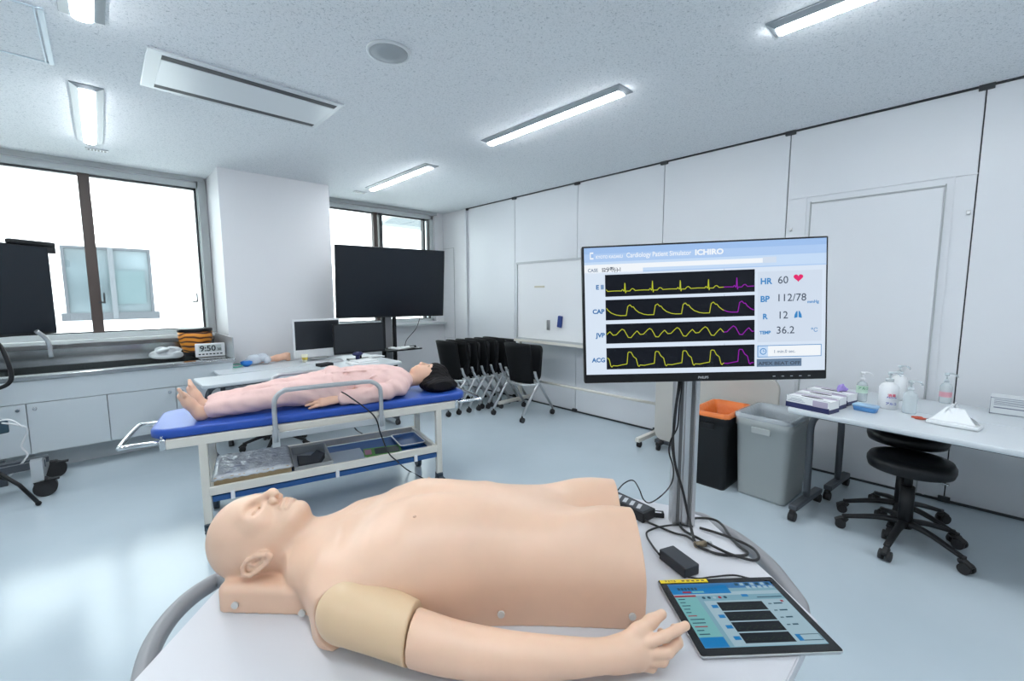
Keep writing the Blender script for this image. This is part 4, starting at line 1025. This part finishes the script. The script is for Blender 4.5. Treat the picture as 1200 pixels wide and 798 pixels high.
def torso(X, Y, Z):
    wS = np.interp(X, sx_, wS_); hS = np.interp(X, sx_, hS_)
    leg = sig((X-.80)/.028)                                 # thighs swell out of the hips
    top_ = hS*(1 + leg*(.105*np.exp(-((np.abs(Y)-.095)/.05)**2) - .21*np.exp(-(Y/.036)**2)))
    top_ = top_ + .006*np.exp(-((np.abs(Y)-.085)/.05)**2-((X-.43)/.07)**2) - .006*np.exp(-(Y/.02)**2-((X-.44)/.09)**2)   # pectorals
    top_ = top_ - .010*np.exp(-((np.abs(Y)-.055)/.03)**2-((X-.80)/.05)**2)                                        # groin folds
    top_ = top_ - .008*np.exp(-(Y/.016)**2-((X-.245)/.018)**2) + .006*np.exp(-((X-.262-.25*(np.abs(Y)-.03))/.010)**2-((np.abs(Y)-.07)/.05)**2)  # notch, clavicles
    top_ = top_ + .004*np.exp(-((X-.60)/.02)**2-((np.abs(Y)-.07)/.04)**2)
    zc = .085; zz = np.maximum(Z-zc, 0)/np.maximum(top_-zc, .02)
    lo = np.maximum(zc-Z, 0)/.085
    w = wS*(1.0+.035*np.sin(np.clip(Z/.17, 0, 1)*PI))
    p = 2.35
    g = (np.power(np.abs(Y)/w, p)+np.power(zz, p))**(1/p)
    return ((g-1)*np.minimum(w, top_-zc+.02)*.85).astype(np.float32)
F.op(torso, (.13, -.27, 0), (.95, .27, .28), .0)
X, Y, Z = F.grid((slice(None),)*3)
F.f[:] = np.where(X < .175, np.maximum(F.f, (.175-X)), F.f)
F.cap((.10, 0, .10), (.26, 0, .095), .060, .062, .05)        # neck
F.cap((.20, -.05, .07), (.27, -.10, .085), .05, .056, .05); F.cap((.20, .05, .07), (.27, .10, .085), .05, .056, .05)
# head support block
def block(X, Y, Z):
    hw = .098+.014*np.clip(X/.19, 0, 1); x = np.abs(X-.115)-.115+.02; y = np.abs(Y)-hw+.02; z = np.abs(Z-.02)-.038+.015
    o_ = np.sqrt(np.maximum(x, 0)**2+np.maximum(y, 0)**2+np.maximum(z, 0)**2)
    return (o_+np.minimum(np.maximum(np.maximum(x, y), z), 0)-.018).astype(np.float32)
F.op(block, (0, -.14, -.02), (.25, .14, .07), .008)
# skull and face
F.ell((.022, 0, .118), (.084, .079, .097), .012)
F.ell((.070, 0, .128), (.082, .066, .086), .035)
for sg in (-1, 1):
    F.cap((.075, sg*.050, .110), (.140, sg*.020, .172), .024, .022, .03)       # jaw line
    F.ell((.072, sg*.040, .178), (.026, .020, .018), .02)                       # cheek
F.ell((.148, 0, .187), (.020, .021, .019), .018)                                # chin
F.ell((.042, 0, .193), (.018, .052, .020), .02)                                 # brow
F.cap((.048, 0, .208), (.088, 0, .231), .008, .0105, .010)                      # nose
F.ell((.092, 0, .228), (.012, .012, .010), .006)
for sg in (-1, 1):
    F.ell((.096, sg*.012, .216), (.011, .008, .009), .005)
    F.ell((.103, sg*.007, .222), (.005, .0035, .006), .002, 'sub')
    F.ell((.058, sg*.031, .208), (.012, .018, .010), .016, 'sub')               # eye socket
    F.ell((.059, sg*.030, .190), (.016, .020, .0155), .006)                     # closed lid
    F.chain([((.0665, sg*.015, .2005), .0022), ((.0695, sg*.030, .2055), .0026), ((.0660, sg*.046, .1980), .0022)], .002, 'sub'); pass
F.ell((.118, 0, .193), (.017, .026, .016), .012)                                # muzzle
F.chain([((.1190, -.022, .2035), .0048), ((.1175, 0, .2125), .0062), ((.1190, .022, .2035), .0048)], .004)
F.chain([((.1300, -.019, .2015), .0050), ((.1312, 0, .2100), .0068), ((.1300, .019, .2015), .0050)], .004)
F.chain([((.1248, -.030, .2045), .0026), ((.1245, 0, .2175), .0034), ((.1248, .030, .2045), .0026)], .001, 'sub')
F.cap((.110, 0, .215), (.116, 0, .214), .0022, .0022, .005, 'sub')
# ears
for sg in (-1, 1):
    y = sg*.078
    F.ell((0.089, y, .108), (.034, .009, .018), .006, rot=(0, -.60, 0))
    hx_ = [(0.109, .128), (0.091, .127), (0.071, .115), (0.059, .098), (0.061, .083), (0.075, .080), (0.095, .092), (0.113, .108), (0.123, .121), (0.117, .130)]
    F.chain([((x_, y+sg*.009, z_), .0048) for x_, z_ in hx_], .003)
    F.chain([((0.073, y+sg*.006, .108), .004), ((0.087, y+sg*.006, .104), .004), ((0.103, y+sg*.006, .112), .004)], .003)
    F.ell((0.090, y+sg*.010, .114), (.012, .008, .006), .003, 'sub', rot=(0, -.6, 0)); F.ell((0.077, y+sg*.012, .094), (.012, .006, .004), .003, 'sub', rot=(0, -.5, 0))
    F.ell((0.119, y+sg*.006, .123), (.009, .006, .008), .004)
# seam above the block
F.f[:] = np.maximum(F.f, X-.934)
F.f[:] = np.maximum(F.f, -Z)
# armpit hollow for the arm cap, near side
F.ell((.335, -.222, .066), (.074, .052, .070), .006, 'sub')
body = F.mesh('body', SKIN, sim, 1)
# plugs
for p, n in (((.048, -.1015, .022), (0, -1, 0)), ((.633, -.166, .035), (0, -1, 0)), ((.905, -.182, .035), (0, -1, 0)), ((.205, -.128, .020), (0, -1, 0))):
    p = Vector(p); n = Vector(n); MB().cyl(p, p+n*.0045, .0075, seg=16).build('plug', mat('plug_silver', (.62, .62, .60), .4), sim)
for sg in (-1, 1): MB().sph((.445, sg*.10, .2175), .004, (1, 1, .6), 10).build('nipple', mat('nipple_tan', (.70, .46, .34), .5), sim)
# upper arm cap
F = Field((.22, -.36, -.004), (.50, -.10, .17), .0028)
F.ell((.333, -.196, .073), (.066, .058, .062), .015); F.limb([((.345, -.200, .072), .0585), ((.41, -.222, .067), .0565), ((.47, -.245, .059), .0520), ((.53, -.27, .052), .048)])
X, Y, Z = F.grid((slice(None),)*3)
dc = Vector((.985, -.17, 0)).normalized(); F.f[:] = np.maximum(F.f, (X-.466)*dc.x+(Y+.245)*dc.y); F.f[:] = np.maximum(F.f, -Z)
F.mesh('upper_arm', SKINY, sim, 2)
# forearm with hand
F = Field((.44, -.39, -.004), (1.03, -.18, .16), .0026)
F.limb([((.40, -.222, .060), .0500), ((.48, -.252, .056), .0470), ((.55, -.272, .051), .0440), ((.65, -.285, .044), .0395), ((.744, -.288, .042), .0330), ((.80, -.287, .041), .0285), ((.850, -.284, .041), .0270)])
X, Y, Z = F.grid((slice(None),)*3); F.f[:] = np.maximum(F.f, (.469-X)*dc.x+(-.2452-Y)*dc.y)
# palm standing on its outer edge, thumb on top, fingers curling away from the viewer
F.cap((.84, -.284, .044), (.885, -.284, .054), .022, .018, .012); F.cap((.84, -.284, .032), (.882, -.286, .027), .021, .017, .012); F.cap((.85, -.285, .040), (.895, -.287, .040), .020, .015, .012)
fg = [([(.893, -.284, .061), (.933, -.284, .074), (.959, -.276, .080), (.978, -.270, .083)], .0098),
      ([(.898, -.288, .045), (.938, -.291, .049), (.962, -.275, .053), (.964, -.253, .064)], .0100),
      ([(.894, -.288, .030), (.928, -.291, .031), (.947, -.273, .038), (.940, -.250, .054)], .0094),
      ([(.884, -.285, .018), (.910, -.286, .014), (.927, -.271, .016), (.922, -.252, .026)], .0084)]
for pts, r in fg: F.chain([(pts[0], r*1.1), (pts[1], r*1.02), (pts[2], r*.95), (pts[3], r*.84)], .003)
F.chain([((.852, -.278, .054), .0165), ((.888, -.268, .073), .0125), ((.917, -.258, .084), .0110), ((.941, -.248, .090), .0092)], .010)
F.f[:] = np.maximum(F.f, -Z)
F.mesh('forearm_and_hand', SKIN, sim, 2)

# ---------------------------------------------------------------- post and monitor
mon = thing('patient_monitor', 'large screen on an aluminium post showing heart curves', 'monitor', (1.252, .573, TT))
px_ = Vector((.6717, -.7401, .0329)).normalized(); pz_ = Vector((.0059, .0490, .9988)); pz_ = (pz_-px_*pz_.dot(px_)).normalized(); py_ = pz_.cross(px_)
b = MB(); hw = .026
prof = []
for cx_, cy_ in ((-1, -1), (1, -1), (1, 1), (-1, 1)): pass
b.box((0, 0, .36), (.068, .034, .72), bev=.002)
b.mi = 1
for x in (-.016, .016): b.box((x, -.0175, .36), (.009, .002, .72)); b.box((x, .0175, .36), (.009, .002, .72))
b.mi = 0
for x in (-.028, 0, .028): b.box((x, -.019, .36), (.011, .006, .72), bev=.001)
rzp = math.atan2(-.7401, .6717)
b.build('post', [ALU, mat('groove_dark', (.12, .125, .13), .5)], mon, rotz=rzp)
SC = 1.166
TLv = Vector((.81396, .63061, .10914))*SC+Vector((0, 0, HC)); TRv = Vector((1.17584, .23187, .12685))*SC+Vector((0, 0, HC))
MH = .31769*SC; MWd = (TRv-TLv).length
Mm = Matrix((px_, py_, pz_)).transposed().to_4x4(); Mm.translation = (TLv+TRv)/2-pz_*MH/2
inv = Matrix.Translation((-1.252, -.573, -TT))
hs_ = MB().box((0, .016, -.0), (MWd, .030, MH), bev=.003).box((0, .035, -.02), (MWd*.6, .03, MH*.55), bev=.01).box((0, .065, -.02), (.12, .05, .12), bev=.004).build('housing', BLACKP, mon)
hs_.matrix_local = inv @ Mm
# screen image: everything as flat coloured shapes on the panel, x right, z up, metres
SW = MWd-.012; top_b, bot_b = .005, .024; SH = MH-top_b-bot_b; sx0 = -SW/2; sz1 = MH/2-top_b
cols = [emat('scr_bg', (.72, .82, .95), 1.0), emat('scr_head', (.36, .55, .88), 1.0), emat('scr_headlight', (.58, .74, .96), 1.0), emat('scr_black', (.006, .008, .014), 1.0),
        emat('scr_yellow', (.50, .55, .03), 1.0), emat('scr_violet', (.30, .01, .42), 1.0), emat('scr_blue', (.02, .16, .42), 1.0), emat('scr_dark', (.06, .08, .12), 1.0),
        emat('scr_white', (.92, .96, 1), 1.0), emat('scr_pink', (.80, .02, .16), 1.0), emat('scr_mid', (.04, .25, .58), 1.0), emat('scr_slate', (.14, .22, .34), 1.0), emat('scr_grey', (.66, .75, .88), 1.0), emat('scr_headmid', (.44, .62, .92), 1.0)]
b = MB()
def U(u, v): return (sx0+u*SW, sz1-v*SH)       # u,v in 0..1 from the top left
def quad(u0, v0, u1, v1, mi, lay):
    b.mi = mi; x0, z0 = U(u0, v1); x1, z1 = U(u1, v0); y = -.0005-.0004*lay
    b.poly([(x0, y, z0), (x1, y, z0), (x1, y, z1), (x0, y, z1)])
def stxt(s_, u, v, size, mi, bold=0, al='LEFT', lay=4, u1=None):
    b.mi = mi; x, z = U(u, v); n0 = len(b.bm.verts); b.text(s_, size, Matrix.Translation((x, -.0005-.0004*lay, z)) @ Matrix.Rotation(PI/2, 4, 'X'), al, bold)
    if u1:
        b.bm.verts.ensure_lookup_table(); vs = b.bm.verts[n0:]; w_ = max(q.co.x for q in vs)-x
        for q in vs: q.co.x = x+(q.co.x-x)*(u1-u)*SW/w_
def sline(pts, mi, w=.0016, lay=4):
    b.mi = mi; y = -.0005-.0004*lay
    for (u0, v0), (u1, v1) in zip(pts, pts[1:]):
        p, q = Vector(U(u0, v0)), Vector(U(u1, v1)); d = (q-p)
        if d.length < 1e-6: continue
        n = Vector((-d.y, d.x)).normalized()*w/2; e = d.normalized()*w*.3; p = p-e; q = q+e
        b.poly([(p.x-n.x, y, p.y-n.y), (q.x-n.x, y, q.y-n.y), (q.x+n.x, y, q.y+n.y), (p.x+n.x, y, p.y+n.y)])
quad(0, 0, 1, 1, 0, 0)
for i in range(12): quad(0, i*.016, 1, (i+1)*.016, 1 if i < 3 else (14 if i < 7 else 2), 1)
quad(0, .132, .745, .168, 8, 2); quad(.745, .125, .80, .170, 12, 2); quad(0, .166, .25, .200, 8, 2); quad(0, .192, 1, .200, 14, 2)
quad(.025, .035, .04, .09, 8, 3); quad(.029, .047, .04, .078, 1, 4)
stxt('KYOTO KAGAKU', .05, .085, .011, 8, .0002, u1=.165); stxt('Cardiology Patient Simulator', .18, .085, .0175, 8, .0002, u1=.452); stxt('ICHIRO', .467, .088, .0195, 8, .0008, u1=.585)
stxt('CASE', .014, .187, .0125, 11, .0002, u1=.058); stxt('S2分裂(-)-1', .075, .188, .0135, 7, .0004, u1=.155)
tr = [(.214, .385), (.41, .57), (.60, .755), (.79, .96)]
P0, P1, PC = .088, .713, .588
def wave(kind, x):
    x = x % 1
    if kind == 0:
        y = .22+.015*math.sin(x*6)
        if .50 < x < .58: y += .08*math.sin((x-.5)/.08*PI)
        if .60 < x < .66: y += .52*max(0, 1-abs(x-.625)/.02)-.12*max(0, 1-abs(x-.65)/.015)
        if .80 < x < 1: y += .12*math.sin((x-.8)/.2*PI)
        return y
    if kind == 1:
        ks = [(0, .50), (.12, .34), (.3, .22), (.45, .18), (.66, .18), (.72, .72), (.80, .80), (.88, .66), (.92, .68), (1, .50)]
    elif kind == 2:
        ks = [(0, .60), (.05, .66), (.16, .44), (.28, .46), (.42, .70), (.50, .80), (.58, .72), (.72, .28), (.82, .26), (.94, .50), (1, .60)]
    else:
        ks = [(0, .50), (.06, .12), (.10, .06), (.14, .14), (.3, .12), (.5, .18), (.66, .22), (.70, .84), (.74, .88), (.82, .86), (.90, .62), (1, .50)]
    for (a, p), (c, q) in zip(ks, ks[1:]):
        if a <= x <= c: return p+(q-p)*(x-a)/(c-a)
    return ks[0][1]
for k, ((v0, v1), nm) in enumerate(zip(tr, ('E II', 'CAP', 'JVP', 'ACG'))):
    v0 += .0; quad(P0, v0, P1, v1, 3, 2)
    stxt(nm, .082, (v0+v1)/2+.025, .0165, 6, .0006, 'RIGHT')
    N = 620; pts = []
    for i in range(N+1):
        u = i/N; pts.append((P0+.004+u*(P1-P0-.008), v1-.01-(v1-v0-.02)*wave(k, u*5.28-.06)*.95))
    yv = [p for p in pts if p[0] <= PC]; vv = [p for p in pts if p[0] >= PC-.003]
    sline(yv, 4, .0020); sline(vv, 5, .0022)
    sline([(PC, v0-.012), (PC, v0)], 7, .0006)
quad(.725, .235, .985, .775, 12, 0.5); 
stxt('HR', .735, .33, .0215, 10, .0007); stxt('60', .805, .33, .027, 7, .0001)
stxt('BP', .735, .465, .0215, 10, .0007); stxt('112/78', .80, .465, .027, 7, .0001); stxt('mmHg', .925, .485, .0105, 10, .0003)
stxt('R', .745, .597, .0195, 10, .0007); stxt('12', .805, .597, .027, 7, .0001)
stxt('TEMP', .733, .712, .0115, 10, .0005); stxt('36.2', .80, .712, .027, 7, .0001); stxt('℃', .94, .705, .015, 10, .0001)
b.mi = 9; hp = []
cx_, cz_ = U(.888, .29)
for a in np.linspace(0, 2*PI, 28, False):
    hp.append((cx_+.00075*16*math.sin(a)**3, -.0024, cz_+.00068*(13*math.cos(a)-5*math.cos(2*a)-2*math.cos(3*a)-math.cos(4*a))))
b.poly(hp[::-1])
cx_, cz_ = U(.888, .570); b.mi = 10
for sg in (-1, 1): b.poly([(cx_+sg*q[0], -.0024, cz_+q[1]) for q in ((.0012, .009), (.004, .009), (.0085, 0), (.0095, -.009), (.0012, -.007))][::sg])
quad(.725, .80, .985, .892, 10, 1); quad(.728, .805, .982, .887, 8, 2); quad(.728, .805, .768, .887, 2, 3)
cx_, cz_ = U(.748, .846); 
for r_, mi, la in ((.0085, 10, 4), (.0065, 2, 5)):
    b.mi = mi; b.poly([(cx_+r_*math.cos(a), -.0005-.0004*la, cz_+r_*math.sin(a)) for a in np.linspace(0, 2*PI, 20, False)])
b.mi = 10; b.poly([(cx_-.0006, -.0030, cz_-.001), (cx_+.0006, -.0030, cz_-.001), (cx_+.0006, -.0030, cz_+.005), (cx_-.0006, -.0030, cz_+.005)]); b.poly([(cx_-.0006, -.0030, cz_-.001), (cx_+.004, -.0030, cz_-.001), (cx_+.004, -.0030, cz_+.0003), (cx_-.0006, -.0030, cz_+.0003)])
stxt('1 min.0 sec.', .79, .86, .0115, 11, .0001)
quad(.722, .905, .905, .965, 11, 2); stxt('APEX BEAT OFF', .728, .952, .0125, 7, .0003, u1=.90)
scr = b.build('screen', cols, mon); scr.matrix_local = inv @ Mm
b = MB(); b.text('PHILIPS', .0085, Matrix.Translation((-.0, -.0012, -MH/2+.008)) @ Matrix.Rotation(PI/2, 4, 'X'), 'CENTER', .0003)
lg = b.build('brand_lettering', mat('silver_print', (.45, .47, .5), .4), mon); lg.matrix_local = inv @ Mm
for i in range(5):
    o = MB().box((MWd/2-.045-.022*i, -.001, -MH/2+.010), (.006, .001, .0015)).build('button_mark', MATS['silver_print'], mon); o.matrix_local = inv @ Mm

# ---------------------------------------------------------------- tablet
TL_, TR_, BR2, BL2 = [Vector((x*.974, y*.974, TT)) for x, y in ((.967, .486), (1.187, .292), (1.020, .137), (.798, .325))]
ctr = (TL_+TR_+BR2+BL2)/4; ux = ((TR_-TL_)+(BR2-BL2)).normalized(); ta = math.atan2(ux.y, ux.x)
tw = ((TR_-TL_).length+(BR2-BL2).length)/2; th_ = ((TL_-BL2).length+(TR_-BR2).length)/2
tab = thing('tablet', 'tablet computer with a yellow label strip showing the same curves', 'tablet', (ctr.x, ctr.y, TT+.0005), ta)
MB().rrect_loft([(0, tw/2-.003, th_/2-.003, .004, 0, 0), (.006, tw/2, th_/2, .005, 0, 0), (.0085, tw/2, th_/2, .005, 0, 0)]).build('case', ALU, tab)
MB().rrect_loft([(.0085, tw/2-.001, th_/2-.001, .004, 0, 0), (.0095, tw/2-.0015, th_/2-.0015, .004, 0, 0)]).build('glass', mat('tablet_glass', (.008, .009, .011), .22), tab)
b = MB(); b.box((-tw/2+.062, th_/2-.008, .0101), (.115, .011, .001)); b.mi = 1; b.text('見えてる', .007, Matrix.Translation((-tw/2+.015, th_/2-.0105, .0108)), 'LEFT', .0002)
for i in range(5): b.box((-tw/2+.06+.012*i, th_/2-.008, .0107), (.007, .004, .0004))
b.build('label_strip', [mat('yellow_tape', (.85, .66, .02), .5), mat('label_ink', (.10, .08, .03), .5)], tab)
tc2 = [emat('tab_bg', (.22, .42, .52), 0.8), emat('tab_head', (.05, .20, .45), 0.8), emat('tab_black', (.008, .012, .018), 0.8), emat('tab_side', (.20, .50, .52), 0.8),
       emat('tab_blue', (.01, .22, .55), 0.8), emat('tab_ink', (.02, .08, .13), 0.8), emat('tab_light', (.38, .55, .64), 0.8), emat('tab_red', (.35, .03, .06), 0.8), emat('tab_green', (.05, .10, .03), 0.8)]
b = MB(); iw, ih = tw-.034, th_-.036
def tq(u0, v0, u1, v1, mi, lay):
    b.mi = mi; z = .0097+.0002*lay; x0, x1 = -iw/2+u0*iw, -iw/2+u1*iw; y0, y1 = ih/2-v1*ih, ih/2-v0*ih
    b.poly([(x0, y0, z), (x1, y0, z), (x1, y1, z), (x0, y1, z)])
tq(0, 0, 1, 1, 0, 0); tq(0, 0, 1, .10, 1, 1); tq(0, .03, .55, .19, 4, 1)
random.seed(4)
for i in range(6): tq(.07+.032*i, .075, .09+.032*i+.004, .12, 5, 2)
tq(.10, .14, .18, .17, 7, 2); tq(.19, .14, .30, .17, 3, 2); tq(0, .16, 1, .22, 6, .8)
for i in range(7):
    tq(.64+.05*i, .015, .675+.05*i, .06, 6 if i % 2 else 5, 2)
    if i > 1: tq(.62+.055*i, .075, .655+.055*i, .12, 6, 2)
tq(0, .21, .20, .86, 3, 2); tq(0, .21, .20, .24, 7, 3); tq(0, .86, .20, 1, 4, 3)
for i in range(11): tq(.02, .27+.054*i, .06+.09*random.random(), .285+.054*i, 7 if i in (5, 8) else 5, 3)
for i in range(5):
    b.mi = (5, 5, 6, 7, 5)[i]; cx_, cy_ = -iw/2+(.26+.05*i)*iw, ih/2-.26*ih
    b.poly([(cx_+.004*math.cos(a), cy_+.004*math.sin(a), .0102) for a in np.linspace(0, 2*PI, 14, False)])
tq(.24, .315, .995, .99, 6, 1)
for k in range(4):
    tq(.345, .345+.158*k, .76, .485+.158*k, 2, 3); tq(.28, .385+.158*k, .335, .435+.158*k, 4, 3)
    b.mi = 8
    for i in range(18): tq(.37+.021*i, .43+.158*k+.02*math.sin(i*1.9+k), .382+.021*i, .435+.158*k+.02*math.sin(i*1.9+k), 8, 4)
for k in range(4): tq(.80, .385+.11*k, .83, .40+.11*k, 5, 3); tq(.85, .38+.11*k, .93-.01*k, .40+.11*k, 5, 3)
tq(.93, .34, .955, .37, 7, 4); tq(.79, .86, .99, .95, 5, 3); tq(.83, .87, .985, .94, 6, 4); tq(.79, .86, .83, .95, 4, 4); tq(.62, .22, .68, .26, 4, 3); tq(.75, .27, .98, .285, 5, 3)
b.build('screen', tc2, tab)

# ---------------------------------------------------------------- adapters and cables on the front table
def on_t(px, py, dz=.0): return at(px, py, TT+dz)
def adapter(name, label, c, ang, L, w, h_, mt, top_mat=None):
    t = thing(name, label, 'adapter', (c[0], c[1], TT+.0005), ang)
    MB().box((0, 0, h_/2), (L, w, h_), bev=.003).build('body', mt, t)
    if top_mat: 
        b = MB(); b.box((0, 0, h_+.0003), (L*.86, w*.7, .0008)); b.mi = 1
        for i in range(4): b.box((-L*.3+i*L*.18, 0, h_+.0010), (L*.08, w*.5, .0006), (0, 0, .4))
        b.build('type_plate', [top_mat, mat('plate_white', (.5, .52, .55), .4)], t)
    return t
NAVY = mat('navy_black_plastic', (.022, .028, .038), .45)
a0, a1 = on_t(783, 645), on_t(808, 672)
c = on_t(795, 664, .012); ang1 = math.atan2(-.30, .22)
q0, q1 = on_t(772, 655), on_t(802, 679)
d_ = (q1-q0); n_ = Vector((d_.y, -d_.x, 0)).normalized()
if n_.dot(Vector((.74, .67, 0))) < 0: n_ = -n_
L_ = d_.length; c = (q0+q1)/2+n_*.024
t = adapter('power_adapter', 'dark rectangular power adapter behind the tablet', c, math.atan2(d_.y, d_.x), L_, .048, .028, NAVY)
def lc(t, pts, r, name='cord', m_=CABLE):
    Mi = (Matrix.Translation(t.location) @ Matrix.Rotation(t.rotation_euler.z, 4, 'Z')).inverted()
    return MB().tube([Mi @ Vector(p) for p in pts], r, seg=8).build(name, m_, t)
lp = [(773, 650, .02), (765, 640, .010), (758, 628, .006), (760, 622, .006), (775, 617, .008), (795, 615, .006), (812, 617, .006)]
lc(t, [on_t(x, y, z) for x, y, z in lp], .0028)
lp = [(806, 676, .014), (820, 678, .006), (835, 676, .006), (860, 674, .006), (880, 678, .004), (905, 680, .014)]
lc(t, [on_t(x, y, z) for x, y, z in lp], .0022, 'output_cord')
q0, q1 = on_t(724, 600), on_t(750, 606); d_ = on_t(757, 607)-on_t(722, 590); L_ = .15; n_ = Vector((d_.y, -d_.x, 0)).normalized()
c = on_t(738, 599, 0)
t = adapter('power_adapter', 'black power adapter with printed plate beside the torso end', c, math.atan2(d_.y, d_.x), L_, .062, .030, BLACKP, mat('plate_dark', (.03, .035, .045), .35))
lp = [(752, 607, .012), (762, 613, .008), (774, 618, .006), (790, 624.5, .006), (804, 628, .006), (813, 634, .008), (818, 639, .008)]
lc(t, [on_t(x, y, z) for x, y, z in lp], .0032)
c = on_t(768, 603, .006)
t = adapter('cable_converter', 'small black converter block between torso and post', c, math.atan2(-.28, .20), .052, .022, .016, BLACKP, None)
MB().box((0, -.005, .0165), (.035, .005, .001)).build('type_plate', WHITEP, t)
lc(t, [on_t(x, y, z) for x, y, z in ((760, 598, .012), (752, 597, .012), (745, 596, .02))], .002)
# long cables running down the post
zt = 1.10
pA = at(793, 450, .50, 1)
def on_post(px, py, off=.035):
    d = CF + CR*((px-600)/F_PX) + CU*((399-py)/F_PX); f = Vector((CF.x, CF.y, 0)).normalized()
    k = (Vector((1.252, .573, 0)).dot(f)-off)/Vector((d.x, d.y, 0)).dot(f); return Vector((d.x*k, d.y*k, d.z*k+HC))
vert = [on_post(799, 430, .0), on_post(797, 450), on_post(793, 472), on_post(790, 500), on_post(788, 522), on_post(792, 548, .045), on_post(800, 575, .06)]
lp = [(815, 636, .012), (829, 645, .006), (847, 650, .006), (870, 651, .006), (876, 647.5, .006), (866, 640, .006), (856, 629, .007), (847, 616, .007), (837, 609, .007), (819, 607, .007), (802, 609.5, .007), (797, 615, .006), (803, 622.5, .006), (817, 630, .011), (838, 641, .012), (858, 650, .013), (882, 656.5, .006), (889, 653, .006), (883, 643, .006), (865, 633.5, .009), (842, 625, .008), (820, 618.5, .006)]
cb = [v for v in vert] + [on_t(808, 610, .05)] + [on_t(*q) for q in lp]
tag(MB().tube(cb, .0038, seg=8).build('signal_cable', CABLE), 'thick black cable running down the post and looping on the table', 'cable')
cb = [on_post(798, 432, .0), on_post(799, 452), on_post(796, 475), on_post(794, 500), on_post(786, 516), on_post(784, 530), on_post(789, 548), on_post(787, 566, .045), on_t(776, 580, .03), on_t(762, 589, .012), on_t(754, 585, .02), on_t(749, 573, .05), on_t(742, 563, .06), on_t(732, 566, .05), on_t(722, 577, .03), on_t(716, 588, .01)]
tag(MB().tube(cb, .0022, seg=8).build('thin_signal_cable', CABLE), 'thin black cable wandering from the post to the torso end', 'cable')
cb = [on_post(796, 434, .0), on_post(795, 452, .04), on_post(791, 480, .04), on_post(789, 505, .04), on_post(791, 540, .05), on_post(799, 570, .065), on_t(809, 612, .04), on_t(815, 637, .012), on_t(820, 640, .010)]
t = thing('plug_connector', 'brass and grey cable connector lying on the table before the post', 'connector', tuple(on_t(822, 641)), -.6)
MB().cyl((-.02, 0, .009), (.012, 0, .009), .008).build('sleeve', mat('brass_dark', (.22, .18, .12), .4, .6), t)
MB().cyl((.012, 0, .009), (.028, 0, .009), .0065).build('tip', ALU, t)
lc(t, cb, .0026)
